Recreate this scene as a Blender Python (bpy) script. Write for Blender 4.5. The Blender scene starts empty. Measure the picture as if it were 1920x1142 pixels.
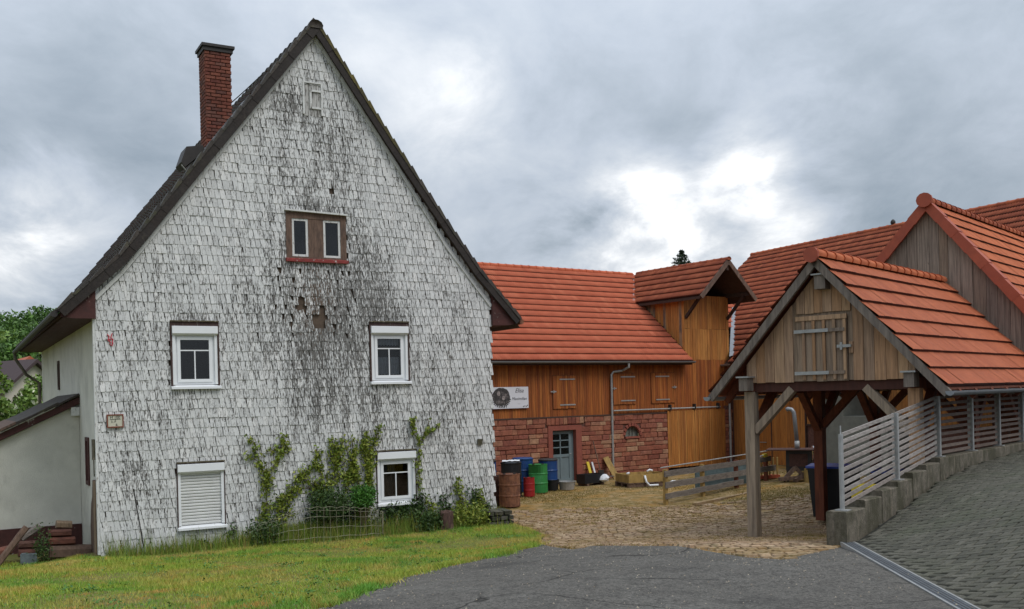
import bpy, math, random
import numpy as np
from mathutils import Vector, Matrix
from mathutils.geometry import delaunay_2d_cdt, tessellate_polygon
random.seed(7); rng = np.random.default_rng(7)
sc = bpy.context.scene; COL = sc.collection
PI = math.pi
# ------------------------------------------------------------------ camera
FPX, PCX, PCY, EYE, ROLL = 1874., 960., 742., 3.0, 0.025
cr, sr = math.cos(ROLL), math.sin(ROLL)
cam = bpy.data.cameras.new('camera'); cam.sensor_width = 36; cam.lens = FPX/1920*36
cam.shift_y = (PCY-571)/1920; cam.clip_start = .1; cam.clip_end = 2500
co = bpy.data.objects.new('camera', cam); COL.objects.link(co); sc.camera = co
co.matrix_world = Matrix(((cr, sr, 0, 0), (0, 0, -1, 0), (-sr, cr, 0, EYE), (0, 0, 0, 1)))
sc.render.resolution_x, sc.render.resolution_y = 1024, 609
# ------------------------------------------------------------------ sky, sun, exposure
SUN_EL, SUN_AZ = math.radians(52), math.radians(128)      # azimuth clockwise from +Y
wd = bpy.data.worlds.new('World'); sc.world = wd; wd.use_nodes = True
def ray(px, py):
    a = (px-PCX)/FPX; b = -(py-PCY)/FPX
    return Vector((a*cr+b*sr, 1.0, -a*sr+b*cr))
def build_world():
    nt = wd.node_tree; n = nt.nodes; l = nt.links; n.clear()
    out = n.new('ShaderNodeOutputWorld'); bg = n.new('ShaderNodeBackground')
    sky = n.new('ShaderNodeTexSky'); sky.sky_type = 'NISHITA'; sky.sun_disc = False
    sky.sun_elevation = SUN_EL; sky.sun_rotation = SUN_AZ
    tc = n.new('ShaderNodeTexCoord'); nrm = n.new('ShaderNodeVectorMath'); nrm.operation = 'NORMALIZE'
    l.new(tc.outputs['Generated'], nrm.inputs[0])
    def math_(op, a, b=None, clamp=False):
        m = n.new('ShaderNodeMath'); m.operation = op; m.use_clamp = clamp
        for i, v in enumerate((a, b)):
            if v is None: continue
            if isinstance(v, (int, float)): m.inputs[i].default_value = v
            else: l.new(v, m.inputs[i])
        return m.outputs[0]
    sep = n.new('ShaderNodeSeparateXYZ'); l.new(nrm.outputs[0], sep.inputs[0])
    zz = math_('ADD', math_('MAXIMUM', sep.outputs[2], 0.0), .30)
    cx = math_('DIVIDE', sep.outputs[0], zz); cy = math_('DIVIDE', sep.outputs[1], zz)
    cmb = n.new('ShaderNodeCombineXYZ'); l.new(cx, cmb.inputs[0]); l.new(cy, cmb.inputs[1])
    def noise(scale, det, rough, off, dist=0.):
        mp = n.new('ShaderNodeMapping'); l.new(cmb.outputs[0], mp.inputs[0]); mp.inputs['Location'].default_value = off
        mp.inputs['Scale'].default_value = (1, .75, 1)
        t = n.new('ShaderNodeTexNoise'); l.new(mp.outputs[0], t.inputs['Vector']); t.inputs['Scale'].default_value = scale
        t.inputs['Detail'].default_value = det; t.inputs['Roughness'].default_value = rough; t.inputs['Distortion'].default_value = dist
        return t.outputs['Fac']
    big = noise(1.15, 6, .5, (3.1, 1.7, .4), .2); fine = noise(4.2, 9, .6, (7.3, 2.2, 1.1), .25)
    # gaps in the cloud deck: directions of the thin, bright places
    def gap(px, py, r, amt):
        d = ray(px, py).normalized(); dp = n.new('ShaderNodeVectorMath'); dp.operation = 'DISTANCE'
        l.new(nrm.outputs[0], dp.inputs[0]); dp.inputs[1].default_value = d
        return math_('MULTIPLY', math_('SUBTRACT', 1.0, math_('DIVIDE', dp.outputs['Value'], r), True), amt)
    g = 0.0; dk = 0.0
    for a in ((1395, 315, .055, .42), (1190, 350, .06, .32), (1260, 385, .05, .28), (1330, 475, .12, .46), (1130, 495, .10, .38), (880, 130, .045, .20), (850, 215, .08, .12),
              (55, 460, .11, .44), (1500, 430, .08, .22), (1480, 250, .10, .12), (700, 110, .15, .10), (950, 330, .15, .08)):
        g = math_('ADD', g, gap(*a))
    for a in ((180, 170, .30, -.13), (200, 340, .14, -.12), (1850, 250, .25, -.07), (1080, 420, .07, -.16), (1310, 395, .06, -.14), (1600, 330, .12, -.12), (1400, 430, .05, -.12)):
        dk = math_('ADD', dk, gap(*a))
    g = math_('MULTIPLY', g, math_('ADD', math_('MULTIPLY', fine, 3.2), -.75))
    fac = math_('ADD', math_('ADD', math_('MULTIPLY', big, .62), math_('MULTIPLY', fine, .46)), math_('ADD', math_('ADD', g, dk), -.05))
    cr_ = n.new('ShaderNodeValToRGB'); l.new(fac, cr_.inputs[0]); e = cr_.color_ramp.elements
    e[0].position = .26; e[0].color = (.24, .29, .345, 1)
    e[1].position = 1.08 if False else 1.0; e[1].color = (.93, .94, .95, 1)
    for p, c in ((.40, (.34, .39, .45, 1)), (.50, (.42, .47, .54, 1)), (.60, (.49, .535, .595, 1)), (.76, (.63, .66, .70, 1))):
        x = e.new(p); x.color = c
    zen = math_('ADD', 1.0, math_('MULTIPLY', math_('POWER', math_('MAXIMUM', sep.outputs[2], 0.0), 1.5), 1.6))   # overcast skies brighten to the zenith
    sc_ = n.new('ShaderNodeVectorMath'); sc_.operation = 'SCALE'; l.new(cr_.outputs[0], sc_.inputs[0]); l.new(zen, sc_.inputs['Scale'])
    s2 = n.new('ShaderNodeVectorMath'); s2.operation = 'SCALE'; l.new(sky.outputs[0], s2.inputs[0]); s2.inputs['Scale'].default_value = .10
    mx = n.new('ShaderNodeMixRGB'); mx.inputs[0].default_value = .95; l.new(s2.outputs[0], mx.inputs[1]); l.new(sc_.outputs[0], mx.inputs[2])
    l.new(mx.outputs[0], bg.inputs[0]); bg.inputs[1].default_value = 1.0; l.new(bg.outputs[0], out.inputs[0])
build_world()
sl = bpy.data.lights.new('sun', 'SUN'); sl.energy = 1.35; sl.angle = math.radians(28); sl.color = (1, .965, .91)
so = bpy.data.objects.new('sun', sl); COL.objects.link(so)
sdir = Vector((math.sin(SUN_AZ)*math.cos(SUN_EL), math.cos(SUN_AZ)*math.cos(SUN_EL), math.sin(SUN_EL)))
so.rotation_euler = sdir.to_track_quat('Z', 'Y').to_euler(); so.location = (0, 0, 40)
vs = sc.view_settings; vs.view_transform = 'Standard'; vs.look = 'None'; vs.gamma = 1; vs.use_curve_mapping = False; vs.exposure = 0.18
sc.render.engine = 'CYCLES'
# ------------------------------------------------------------------ frames
def pix(p):
    X, Y, h = p[0], max(p[1], .01), p[2]-EYE
    return PCX+FPX*(X*cr-h*sr)/Y, PCY-FPX*(h*cr+X*sr)/Y
class Fr:
    def __init__(s, x, y, deg):
        a = math.radians(deg); s.deg = deg
        s.O = Vector((x, y, 0)); s.u = Vector((math.cos(a), math.sin(a), 0)); s.v = Vector((-math.sin(a), math.cos(a), 0))
        s.M = Matrix.Translation(s.O) @ Matrix.Rotation(a, 4, 'Z')
    def w(s, S, d, z): return s.O+s.u*S+s.v*d+Vector((0, 0, z))
WF = Fr(0, 0, 0)
HF = Fr(-8.09, 19.5, 29.41)       # house: s along gable front, d inwards
SF = Fr(4.47, 18.79, -41.54)      # open shed
AF = Fr(1.72, 34.41, 35.88)       # long barn
BF = Fr(8.65, 39.42, -62.3)       # wing barn running towards the camera
# ------------------------------------------------------------------ ground heights
def lerpk(x, ks):
    if x <= ks[0][0]: return ks[0][1]
    for (a, p), (b, q) in zip(ks, ks[1:]):
        if x <= b:
            t = (x-a)/(b-a); t = t*t*(3-2*t)*.35+t*.65
            return p+(q-p)*t
    return ks[-1][1]
KR = ((0, 1.2), (9, .97), (12, .88), (14.4, .76), (16.7, .46), (18.9, .2), (22, .06), (26, .0), (60, .0))
KL = ((0, 1.25), (9, .95), (11, .80), (15, .42), (19.4, .07), (24, 0), (60, -.1))
def gz(x, y):
    t = min(1, max(0, (x+3)/6)); t = t*t*(3-2*t)
    z = lerpk(y, KL)*(1-t)+lerpk(y, KR)*t
    r = min(1, max(0, (x-4.8)/3.5))*min(1, max(0, (y-19.5)/3)); z += .17*r*r*(3-2*r)
    q = min(1, max(0, (-8.3-x)/1.2)); z -= .19*q*q*(3-2*q)*min(1, max(0, (y-15)/3))
    return z + .012*math.sin(x*1.3+y*.7)+.01*math.sin(y*1.9-x*.6)
CH0 = Vector((4.64, 13.98, .82)); CH1 = Vector((4.08, 9.0, .95))      # drain channel centre line (visible part)
cu = (CH1-CH0); cu.z = 0; cu.normalize(); cn = Vector((-cu.y, cu.x, 0))
if cn.x < 0: cn = -cn
def rz(x, y):
    p = Vector((x, y, 0))-Vector((CH0.x, CH0.y, 0)); t = p.dot(cu); n = p.dot(cn)
    return .82+.026*max(0, t)+lerpk(n, ((-.5, -.0), (.15, 0), (2.3, .60), (3.2, .72), (6, .84), (10, 1.0), (16, 1.2)))
def hit(px, py, f=gz):
    r = ray(px, py); t = 5.0
    while t < 120:
        if EYE+r.z*t < f(r.x*t, t): break
        t += .05
    return Vector((r.x*t, t, f(r.x*t, t)))
# ------------------------------------------------------------------ objects
WM = {}
def tag(o, label=None, cat=None, group=None, kind=None):
    if label: o['label'] = label
    if cat: o['category'] = cat
    if group: o['group'] = group
    if kind: o['kind'] = kind
    return o
def thing(name, label, cat, M, group=None):
    o = bpy.data.objects.new(name, None); COL.objects.link(o); o.empty_display_size = .2
    o.matrix_world = M; WM[o] = M.copy(); return tag(o, label, cat, group)
def TF(F, s=0, d=0, z=0): return Matrix.Translation(F.u*s+F.v*d+Vector((0, 0, z))) @ F.M
def TW(x, y, z=0, deg=0): return Matrix.Translation((x, y, z)) @ Matrix.Rotation(math.radians(deg), 4, 'Z')
def link(name, me, M, parent=None):
    o = bpy.data.objects.new(name, me); COL.objects.link(o); WM[o] = M.copy()
    if parent is not None:
        o.parent = parent; o.matrix_local = WM[parent].inverted() @ M
    else: o.matrix_world = M
    return o
class MB:
    def __init__(s, F=WF): s.F = F; s.v = []; s.f = []; s.r = []; s.m = []; s.cr = 0.; s.cm = 0; s.smooth = False
    def add(s, vs, fs):
        b = len(s.v); s.v += [Vector(v) for v in vs]; s.f += [tuple(b+i for i in f) for f in fs]
        s.r += [s.cr]*len(fs); s.m += [s.cm]*len(fs); return s
    def L(s, vs, fs): return s.add([s.F.w(*v) for v in vs], fs)
    def box(s, s0, s1, d0, d1, z0, z1):
        vs = [(a, b, c) for c in (z0, z1) for b in (d0, d1) for a in (s0, s1)]
        return s.L(vs, [(0, 2, 3, 1), (4, 5, 7, 6), (0, 1, 5, 4), (1, 3, 7, 5), (3, 2, 6, 7), (2, 0, 4, 6)])
    def prism(s, poly, a0, a1, ax='d'):
        n = len(poly)
        def P(p, a): return {'d': (p[0], a, p[1]), 's': (a, p[0], p[1]), 'z': (p[0], p[1], a)}[ax]
        vs = [P(p, a0) for p in poly]+[P(p, a1) for p in poly]
        fs = [tuple(range(n)), tuple(range(2*n-1, n-1, -1))]+[(i, i+n, (i+1) % n+n, (i+1) % n) for i in range(n)]
        return s.L(vs, fs)
    def beam(s, p, q, w, h, up=(0, 0, 1), world=False):
        if not world: p = s.F.w(*p); q = s.F.w(*q); up = s.F.u*up[0]+s.F.v*up[1]+Vector((0, 0, up[2]))
        p = Vector(p); q = Vector(q); up = Vector(up)
        t = (q-p).normalized(); x = t.cross(up).normalized()*w/2; y = x.cross(t).normalized()*h/2
        vs = [a+sx*x+sy*y for a in (p, q) for sx, sy in ((-1, -1), (1, -1), (1, 1), (-1, 1))]
        return s.add(vs, [(0, 1, 2, 3), (7, 6, 5, 4), (0, 4, 5, 1), (1, 5, 6, 2), (2, 6, 7, 3), (3, 7, 4, 0)])
    def tube(s, pts, r, seg=8, world=False, cap=True):
        pts = [Vector(p) if world else s.F.w(*p) for p in pts]; rs = r if isinstance(r, (list, tuple)) else [r]*len(pts)
        vs = []; n = len(pts); px = None
        for i, p in enumerate(pts):
            t = (pts[min(i+1, n-1)]-pts[max(i-1, 0)]).normalized()
            if px is None: px = t.cross(Vector((0, 0, 1)) if abs(t.z) < .9 else Vector((0, 1, 0))).normalized()
            px = (px-t*px.dot(t)).normalized(); y = t.cross(px)
            vs += [p+(px*math.cos(k*2*PI/seg)+y*math.sin(k*2*PI/seg))*rs[i] for k in range(seg)]
        fs = [(i*seg+k, i*seg+(k+1) % seg, (i+1)*seg+(k+1) % seg, (i+1)*seg+k) for i in range(n-1) for k in range(seg)]
        if cap: fs += [tuple(range(seg))[::-1], tuple((n-1)*seg+k for k in range(seg))]
        return s.add(vs, fs)
    def lathe(s, c, prof, seg=20, sq=1.):
        c = s.F.w(*c); vs = []
        for r, z in prof: vs += [c+Vector((r*math.cos(k*2*PI/seg), r*sq*math.sin(k*2*PI/seg), z)) for k in range(seg)]
        n = len(prof)
        fs = [(i*seg+k, i*seg+(k+1) % seg, (i+1)*seg+(k+1) % seg, (i+1)*seg+k) for i in range(n-1) for k in range(seg)]
        fs += [tuple(range(seg))[::-1], tuple((n-1)*seg+k for k in range(seg))]
        return s.add(vs, fs)
    def build(s, name, mats, parent=None, M=None, smooth=None, label=None):
        if not isinstance(mats, (list, tuple)): mats = [mats]
        if M is None: M = WM[parent] if parent is not None else Matrix.Translation(sum(s.v, Vector())/max(1, len(s.v)))
        inv = M.inverted(); me = bpy.data.meshes.new(name)
        me.from_pydata([inv @ v for v in s.v], [], s.f)
        for m in mats: me.materials.append(m)
        if any(s.m): me.polygons.foreach_set('material_index', s.m)
        if any(s.r):
            at = me.attributes.new('rnd', 'FLOAT', 'FACE'); at.data.foreach_set('value', s.r)
        if smooth or s.smooth: me.polygons.foreach_set('use_smooth', [True]*len(s.f))
        me.validate(); me.update()
        o = link(name, me, M, parent)
        if label: o['label'] = label
        return o
def tmesh(name, vs, fs, mats, smooth=False):
    me = bpy.data.meshes.new(name); me.from_pydata(vs, [], fs)
    for m in (mats if isinstance(mats, (list, tuple)) else [mats]): me.materials.append(m)
    if smooth: me.polygons.foreach_set('use_smooth', [True]*len(fs))
    me.update(); return me
def inview(p, mg=10):
    if p[1] < 1: return False
    x, y = pix(p); return -mg < x < 1920+mg and -mg < y < 1142+mg
def scatter(parent, name, me, Ms, limit=300, stuff=None, rn=None):
    """place the first `limit` pieces that show largest as objects, the rest joined as one stuff part; me may be a list of variants"""
    mes = me if isinstance(me, list) else [me]
    idx = list(range(len(Ms)))
    def key(i):
        p = Ms[i].translation; return (0 if inview(p) else 1, (p-Vector((0, 0, EYE))).length)
    idx.sort(key=key); pick = idx[:limit]; rest = idx[limit:]
    for i in pick: link(name, mes[i % len(mes)], Ms[i], parent)
    if rest:
        V = []; Fc = []; Rn = []; Mi = []; b = 0
        data = []
        for m in mes:
            a = np.empty(len(m.vertices)*3); m.vertices.foreach_get('co', a); a = a.reshape(-1, 3)
            data.append((np.c_[a, np.ones(len(a))], [tuple(p.vertices) for p in m.polygons], any(p.use_smooth for p in m.polygons), [p.material_index for p in m.polygons]))
        inv = WM[parent].inverted() if parent is not None else Matrix.Identity(4)
        for i in rest:
            a, fs, _, mi_ = data[i % len(mes)]; Mi += mi_; M = np.array(inv @ Ms[i])
            V.append((a @ M.T)[:, :3]); Fc += [tuple(b+k for k in f) for f in fs]; Rn += [random.random()]*len(fs); b += len(a)
        V = np.concatenate(V); mm = bpy.data.meshes.new(stuff or name); mm.from_pydata(V.tolist(), [], Fc)
        [mm.materials.append(q) for q in mes[0].materials]; mm.polygons.foreach_set('material_index', Mi); at = mm.attributes.new('rnd', 'FLOAT', 'FACE'); at.data.foreach_set('value', Rn)
        if data[0][2]: mm.polygons.foreach_set('use_smooth', [True]*len(Fc))
        mm.update()
        o = link(stuff or name, mm, WM[parent] if parent is not None else Matrix.Identity(4), parent); o['kind'] = 'stuff'; return o
def basis(o, x, y, z): return Matrix(((x[0], y[0], z[0], o[0]), (x[1], y[1], z[1], o[1]), (x[2], y[2], z[2], o[2]), (0, 0, 0, 1)))
# ------------------------------------------------------------------ materials
MATS = {}
def mat(name, cols, rough=.8, grain=None, gamt=.35, bump=.0, bscale=None, dirt=(), metal=0., spec=.4, sub=None, rndmix=1.0):
    """cols: colours picked by each piece's random; grain: noise scale xyz; dirt: (colour, scale xyz, lo, hi, amount)"""
    m = bpy.data.materials.new(name); m.use_nodes = True; nt = m.node_tree; n = nt.nodes; l = nt.links
    b = n['Principled BSDF']; b.inputs['Roughness'].default_value = rough; b.inputs['Metallic'].default_value = metal
    b.inputs['Specular IOR Level'].default_value = spec
    geo = n.new('ShaderNodeNewGeometry')
    def noise(scale, det=4, ro=.6):
        mp = n.new('ShaderNodeMapping'); l.new(geo.outputs['Position'], mp.inputs[0])
        if not isinstance(scale, (tuple, list)): scale = (scale,)*3
        mp.inputs['Scale'].default_value = scale
        t = n.new('ShaderNodeTexNoise'); l.new(mp.outputs[0], t.inputs['Vector']); t.inputs['Scale'].default_value = 1
        t.inputs['Detail'].default_value = det; t.inputs['Roughness'].default_value = ro; return t.outputs['Fac']
    oi = n.new('ShaderNodeObjectInfo'); at = n.new('ShaderNodeAttribute'); at.attribute_name = 'rnd'
    ad = n.new('ShaderNodeMath'); ad.operation = 'ADD'; l.new(oi.outputs['Random'], ad.inputs[0]); l.new(at.outputs['Fac'], ad.inputs[1])
    fr = n.new('ShaderNodeMath'); fr.operation = 'FRACT'; l.new(ad.outputs[0], fr.inputs[0])
    if len(cols) == 1:
        rgb = n.new('ShaderNodeRGB'); rgb.outputs[0].default_value = (*cols[0], 1); col = rgb.outputs[0]
    else:
        cr_ = n.new('ShaderNodeValToRGB'); e = cr_.color_ramp.elements
        e[0].color = (*cols[0], 1); e[0].position = 0; e[1].color = (*cols[-1], 1); e[1].position = 1
        for i, c in enumerate(cols[1:-1]): x = e.new((i+1)/(len(cols)-1)); x.color = (*c, 1)
        l.new(fr.outputs[0], cr_.inputs[0]); col = cr_.outputs[0]
    if grain:
        g = noise(grain, 6, .65); mr = n.new('ShaderNodeMapRange'); l.new(g, mr.inputs[0])
        mr.inputs[1].default_value = .3; mr.inputs[2].default_value = .7; mr.inputs[3].default_value = 1-gamt; mr.inputs[4].default_value = 1+gamt
        sc2 = n.new('ShaderNodeVectorMath'); sc2.operation = 'SCALE'; l.new(col, sc2.inputs[0]); l.new(mr.outputs[0], sc2.inputs['Scale']); col = sc2.outputs[0]
    for (dc, ds, lo, hi, amt) in dirt:
        d = noise(ds, 7, .68); mr = n.new('ShaderNodeMapRange'); l.new(d, mr.inputs[0]); mr.clamp = True
        mr.inputs[1].default_value = lo; mr.inputs[2].default_value = hi; mr.inputs[4].default_value = amt
        mx = n.new('ShaderNodeMixRGB'); l.new(mr.outputs[0], mx.inputs[0]); l.new(col, mx.inputs[1]); mx.inputs[2].default_value = (*dc, 1); col = mx.outputs[0]
    l.new(col, b.inputs['Base Color'])
    if bump:
        bp = n.new('ShaderNodeBump'); bp.inputs['Strength'].default_value = bump; bp.inputs['Distance'].default_value = .02
        l.new(noise(bscale or grain or 20, 5, .6), bp.inputs['Height']); l.new(bp.outputs[0], b.inputs['Normal'])
    MATS[name] = m; return m
LW = (26, 26, 1.3)     # vertical wood grain
m_shingle = mat('painted_shingle', [(.60, .60, .59), (.68, .68, .665), (.54, .54, .53), (.73, .72, .70)], .75, (40, 40, 7), .10, .5, (60, 60, 12))
def shingle_stains():
    m = m_shingle; nt = m.node_tree; n = nt.nodes; l = nt.links; b = n['Principled BSDF']; col = b.inputs['Base Color'].links[0].from_socket
    geo = n.new('ShaderNodeNewGeometry')
    def noise(sc_, det, ro, off=(0, 0, 0)):
        mp = n.new('ShaderNodeMapping'); l.new(geo.outputs['Position'], mp.inputs[0]); mp.inputs['Scale'].default_value = sc_; mp.inputs['Location'].default_value = off
        t = n.new('ShaderNodeTexNoise'); l.new(mp.outputs[0], t.inputs['Vector']); t.inputs['Scale'].default_value = 1; t.inputs['Detail'].default_value = det; t.inputs['Roughness'].default_value = ro
        return t.outputs['Fac']
    def M(op, a, b_=None, c=None, clamp=False):
        q = n.new('ShaderNodeMath'); q.operation = op; q.use_clamp = clamp
        for i, v in enumerate((a, b_, c)):
            if v is None: continue
            if isinstance(v, (int, float)): q.inputs[i].default_value = v
            else: l.new(v, q.inputs[i])
        return q.outputs[0]
    def near(F, s, z, rad, amt, sz=1.):
        p = F.w(s, 0, z); sub = n.new('ShaderNodeVectorMath'); sub.operation = 'SUBTRACT'; l.new(geo.outputs['Position'], sub.inputs[0]); sub.inputs[1].default_value = p
        ml = n.new('ShaderNodeVectorMath'); ml.operation = 'MULTIPLY'; l.new(sub.outputs[0], ml.inputs[0]); ml.inputs[1].default_value = (1, 1, sz)
        ln = n.new('ShaderNodeVectorMath'); ln.operation = 'LENGTH'; l.new(ml.outputs[0], ln.inputs[0])
        return M('MULTIPLY', M('SUBTRACT', 1.0, M('DIVIDE', ln.outputs['Value'], rad), None, True), amt)
    big = noise((.75, .75, .5), 4, .6, (3, 1, 2)); mid = noise((7, 7, .9), 5, .7); fin = noise((46, 46, 8.5), 6, .72, (1, 2, 3)); fin2 = noise((22, 22, 14), 6, .75, (5, 0, 3))
    bias = near(HF, 4.6, 4.6, 2.6, .085, .9)
    for a in ((HF, 4.5, 7.5, 1.8, .045, .6), (HF, 5.3, 3.9, 1.8, .05, .5), (HF, 4.7, 9.0, 1.5, .03, .7), (HF, 1.6, 2.9, 2.2, .025, .8), (HF, 6.2, 5.0, .9, .01, 1), (HF, 7.5, 3.5, 2.5, .02, .6),
              (HF, 1.9, 4.75, .7, .06, 2.5), (HF, 4.5, 7.15, .9, .09, 3), (HF, 6.1, 4.85, .6, .03, 3), (HF, 4.2, 9.4, .6, .07, 1), (HF, 7.2, 2.2, 1.8, .03, .8)):
        bias = M('ADD', bias, near(*a))
    mask = M('ADD', M('MULTIPLY', M('SUBTRACT', big, .5), .16), M('ADD', M('MULTIPLY', M('SUBTRACT', mid, .5), .34), bias))
    k = M('ADD', M('ADD', M('MULTIPLY', fin, .8), M('MULTIPLY', fin2, .35)), mask)
    mr = n.new('ShaderNodeMapRange'); l.new(k, mr.inputs[0]); mr.inputs[1].default_value = .605; mr.inputs[2].default_value = .675; mr.inputs[4].default_value = .86
    mx = n.new('ShaderNodeMixRGB'); l.new(mr.outputs[0], mx.inputs[0]); l.new(col, mx.inputs[1]); mx.inputs[2].default_value = (.055, .05, .042, 1)
    # rusty brown run below the attic window
    k2 = M('ADD', fin, near(HF, 4.45, 5.1, .75, .17, .55)); mr2 = n.new('ShaderNodeMapRange'); l.new(k2, mr2.inputs[0]); mr2.inputs[1].default_value = .60; mr2.inputs[2].default_value = .70; mr2.inputs[4].default_value = .8
    mx2 = n.new('ShaderNodeMixRGB'); l.new(mr2.outputs[0], mx2.inputs[0]); l.new(mx.outputs[0], mx2.inputs[1]); mx2.inputs[2].default_value = (.10, .055, .028, 1)
    sepz = n.new('ShaderNodeSeparateXYZ'); l.new(geo.outputs['Position'], sepz.inputs[0])
    gk = M('ADD', mid, M('MULTIPLY', M('SUBTRACT', .55, sepz.outputs[2]), .35)); mr3 = n.new('ShaderNodeMapRange'); l.new(gk, mr3.inputs[0]); mr3.inputs[1].default_value = .56; mr3.inputs[2].default_value = .74; mr3.inputs[4].default_value = .55
    mx3 = n.new('ShaderNodeMixRGB'); l.new(mr3.outputs[0], mx3.inputs[0]); l.new(mx2.outputs[0], mx3.inputs[1]); mx3.inputs[2].default_value = (.16, .17, .10, 1)
    l.new(mx3.outputs[0], b.inputs['Base Color'])
shingle_stains()
m_backing = mat('dark_batten_backing', [(.10, .07, .05)], .9, 8, .3)
m_plaster = mat('rough_plaster', [(.60, .585, .52)], .9, 2.2, .10, .55, (60, 60, 60), dirt=(((.24, .235, .20), (1.1, 1.1, .8), .52, .75, .5), ((.14, .14, .12), (3, 3, 1.2), .62, .8, .45)))
m_slate = mat('dark_concrete_tile', [(.035, .032, .03), (.055, .048, .042), (.045, .035, .03), (.07, .06, .05)], .8, 14, .4, .4, 40, dirt=(((.10, .10, .035), 3.0, .52, .7, .5),))
m_vslate = mat('black_verge_slate', [(.018, .013, .011), (.026, .020, .017), (.022, .015, .012)], .75, 14, .4, .3, dirt=(((.07, .06, .045), (8, 8, 8), .6, .7, .5),))
m_mossy = mat('mossy_tile', [(.10, .085, .03), (.07, .06, .03), (.13, .105, .03)], .9, 14, .4, .5, 30, dirt=(((.04, .035, .03), 5, .5, .65, .8),))
m_maroon = mat('maroon_paint_peeling', [(.06, .018, .015)], .7, 6, .3, .2, 20, dirt=(((.42, .40, .36), (9, 9, 5), .63, .68, .8), ((.03, .015, .012), 4, .55, .75, .7)))
m_darkwood = mat('dark_brown_wood', [(.05, .028, .02), (.065, .035, .025)], .8, 12, .35, .3)
m_oldwood = mat('weathered_brown_wood', [(.12, .075, .055), (.16, .10, .07)], .85, (20, 20, 5), .45, .5, dirt=(((.05, .035, .03), (10, 10, 2), .5, .7, .7),))
m_rawwood = mat('bare_timber', [(.25, .175, .11), (.18, .12, .08)], .85, (30, 30, 3), .4, .4, dirt=(((.07, .045, .03), (8, 8, 2), .52, .7, .7),))
m_whitepaint = mat('peeling_white_paint', [(.62, .62, .6)], .6, 10, .1, .2, 40, dirt=(((.17, .13, .10), (25, 25, 6), .57, .64, .8),))
m_pvc = mat('white_window_plastic', [(.78, .79, .80)], .35, 3, .04, dirt=(((.45, .44, .40), 3, .62, .8, .35),))
m_shut = mat('roller_shutter_slats', [(.62, .62, .60), (.68, .68, .66)], .45, 4, .06, dirt=(((.35, .34, .31), 3, .55, .8, .4),))
m_curtain = mat('lace_curtain', [(.36, .40, .44)], .9, (60, 60, 25), .3)
m_room = mat('dark_room', [(.012, .011, .010)], 1.0)  # near-black colour stands in for the darkness of unlit interiors
m_red = mat('red_sill_paint', [(.22, .03, .025)], .6, 8, .3, .2, 30, dirt=(((.55, .5, .46), (14, 14, 14), .58, .62, .85),))
m_brick = mat('chimney_brick', [(.20, .06, .038), (.14, .042, .03), (.24, .08, .05), (.10, .038, .03), (.18, .075, .055)], .9, 22, .3, .5, 60, dirt=(((.045, .025, .02), 3, .5, .75, .6),))
m_mortar = mat('mortar', [(.13, .10, .08)], .95, 20, .3)
m_lead = mat('zinc_sheet', [(.26, .27, .285)], .45, 5, .2, metal=.4, dirt=(((.16, .16, .17), 5, .5, .7, .5),))
m_zincm = mat('galvanised_steel', [(.36, .36, .35)], .5, 9, .2, metal=.35)
m_tileA = mat('orange_clay_tile', [(.50, .125, .060), (.55, .145, .072), (.45, .105, .05), (.59, .175, .09)], .85, 9, .14, .2, 30, spec=.15, dirt=(((.30, .075, .035), (1.5, 1.5, 1.5), .55, .75, .35),))
m_tileB = mat('weathered_clay_tile', [(.33, .088, .043), (.40, .11, .052), (.27, .07, .037), (.45, .135, .065)], .85, 9, .16, .2, 30, spec=.15, dirt=(((.12, .045, .03), 1.2, .5, .75, .4),))
m_tileS = mat('ribbed_orange_tile', [(.45, .130, .058), (.50, .15, .068), (.40, .11, .05)], .85, 9, .14, .2, 30, spec=.12, dirt=(((.26, .075, .035), 2.2, .56, .8, .35),))
m_nose = mat('shade_line_tile_nose', [(.075, .022, .014)], .9, 9, .3)  # noses painted dark to draw the shade line under each tile course
m_verge = mat('red_verge_cap', [(.38, .085, .04), (.34, .07, .035)], .6, 5, .1, dirt=(((.22, .05, .03), 3, .5, .7, .4),))
m_woodA = mat('orange_larch_cladding', [(.34, .100, .020), (.25, .066, .014), (.40, .135, .028), (.19, .048, .011), (.36, .115, .022)], .7, LW, .42, .4, dirt=(((.13, .04, .012), (16, 16, 1.0), .52, .68, .6),))
m_woodD = mat('golden_larch_boards', [(.42, .165, .036), (.35, .13, .028), (.47, .205, .05), (.28, .10, .024)], .7, LW, .38, .4, dirt=(((.16, .07, .025), (16, 16, 1.2), .53, .68, .6),))
m_woodG = mat('grey_brown_boards', [(.25, .195, .15), (.20, .155, .125), (.29, .23, .18), (.17, .135, .11), (.24, .175, .125)], .85, (30, 30, 1.6), .4, .5, dirt=(((.10, .075, .06), (18, 18, 1.2), .52, .7, .6), ((.06, .04, .03), (6, 6, 5), .66, .70, .7)))
m_woodS = mat('tan_gable_boards', [(.42, .245, .135), (.35, .195, .10), (.30, .20, .135), (.48, .30, .17), (.37, .245, .165)], .85, (30, 30, 1.6), .36, .5, dirt=(((.15, .10, .07), (16, 16, 1.2), .53, .7, .6), ((.08, .045, .03), (7, 7, 6), .67, .70, .7)))
m_hatchwood = mat('brown_grey_hatch_board', [(.27, .195, .135), (.22, .16, .115), (.31, .23, .165)], .85, (30, 30, 1.6), .36, .5, dirt=(((.11, .08, .06), (16, 16, 1.2), .53, .7, .6),))
m_beamG = mat('grey_weathered_beam', [(.195, .16, .132), (.165, .135, .112)], .85, (18, 18, 2.5), .4, .5, dirt=(((.08, .07, .06), (12, 12, 1.6), .52, .7, .6),))
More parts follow.
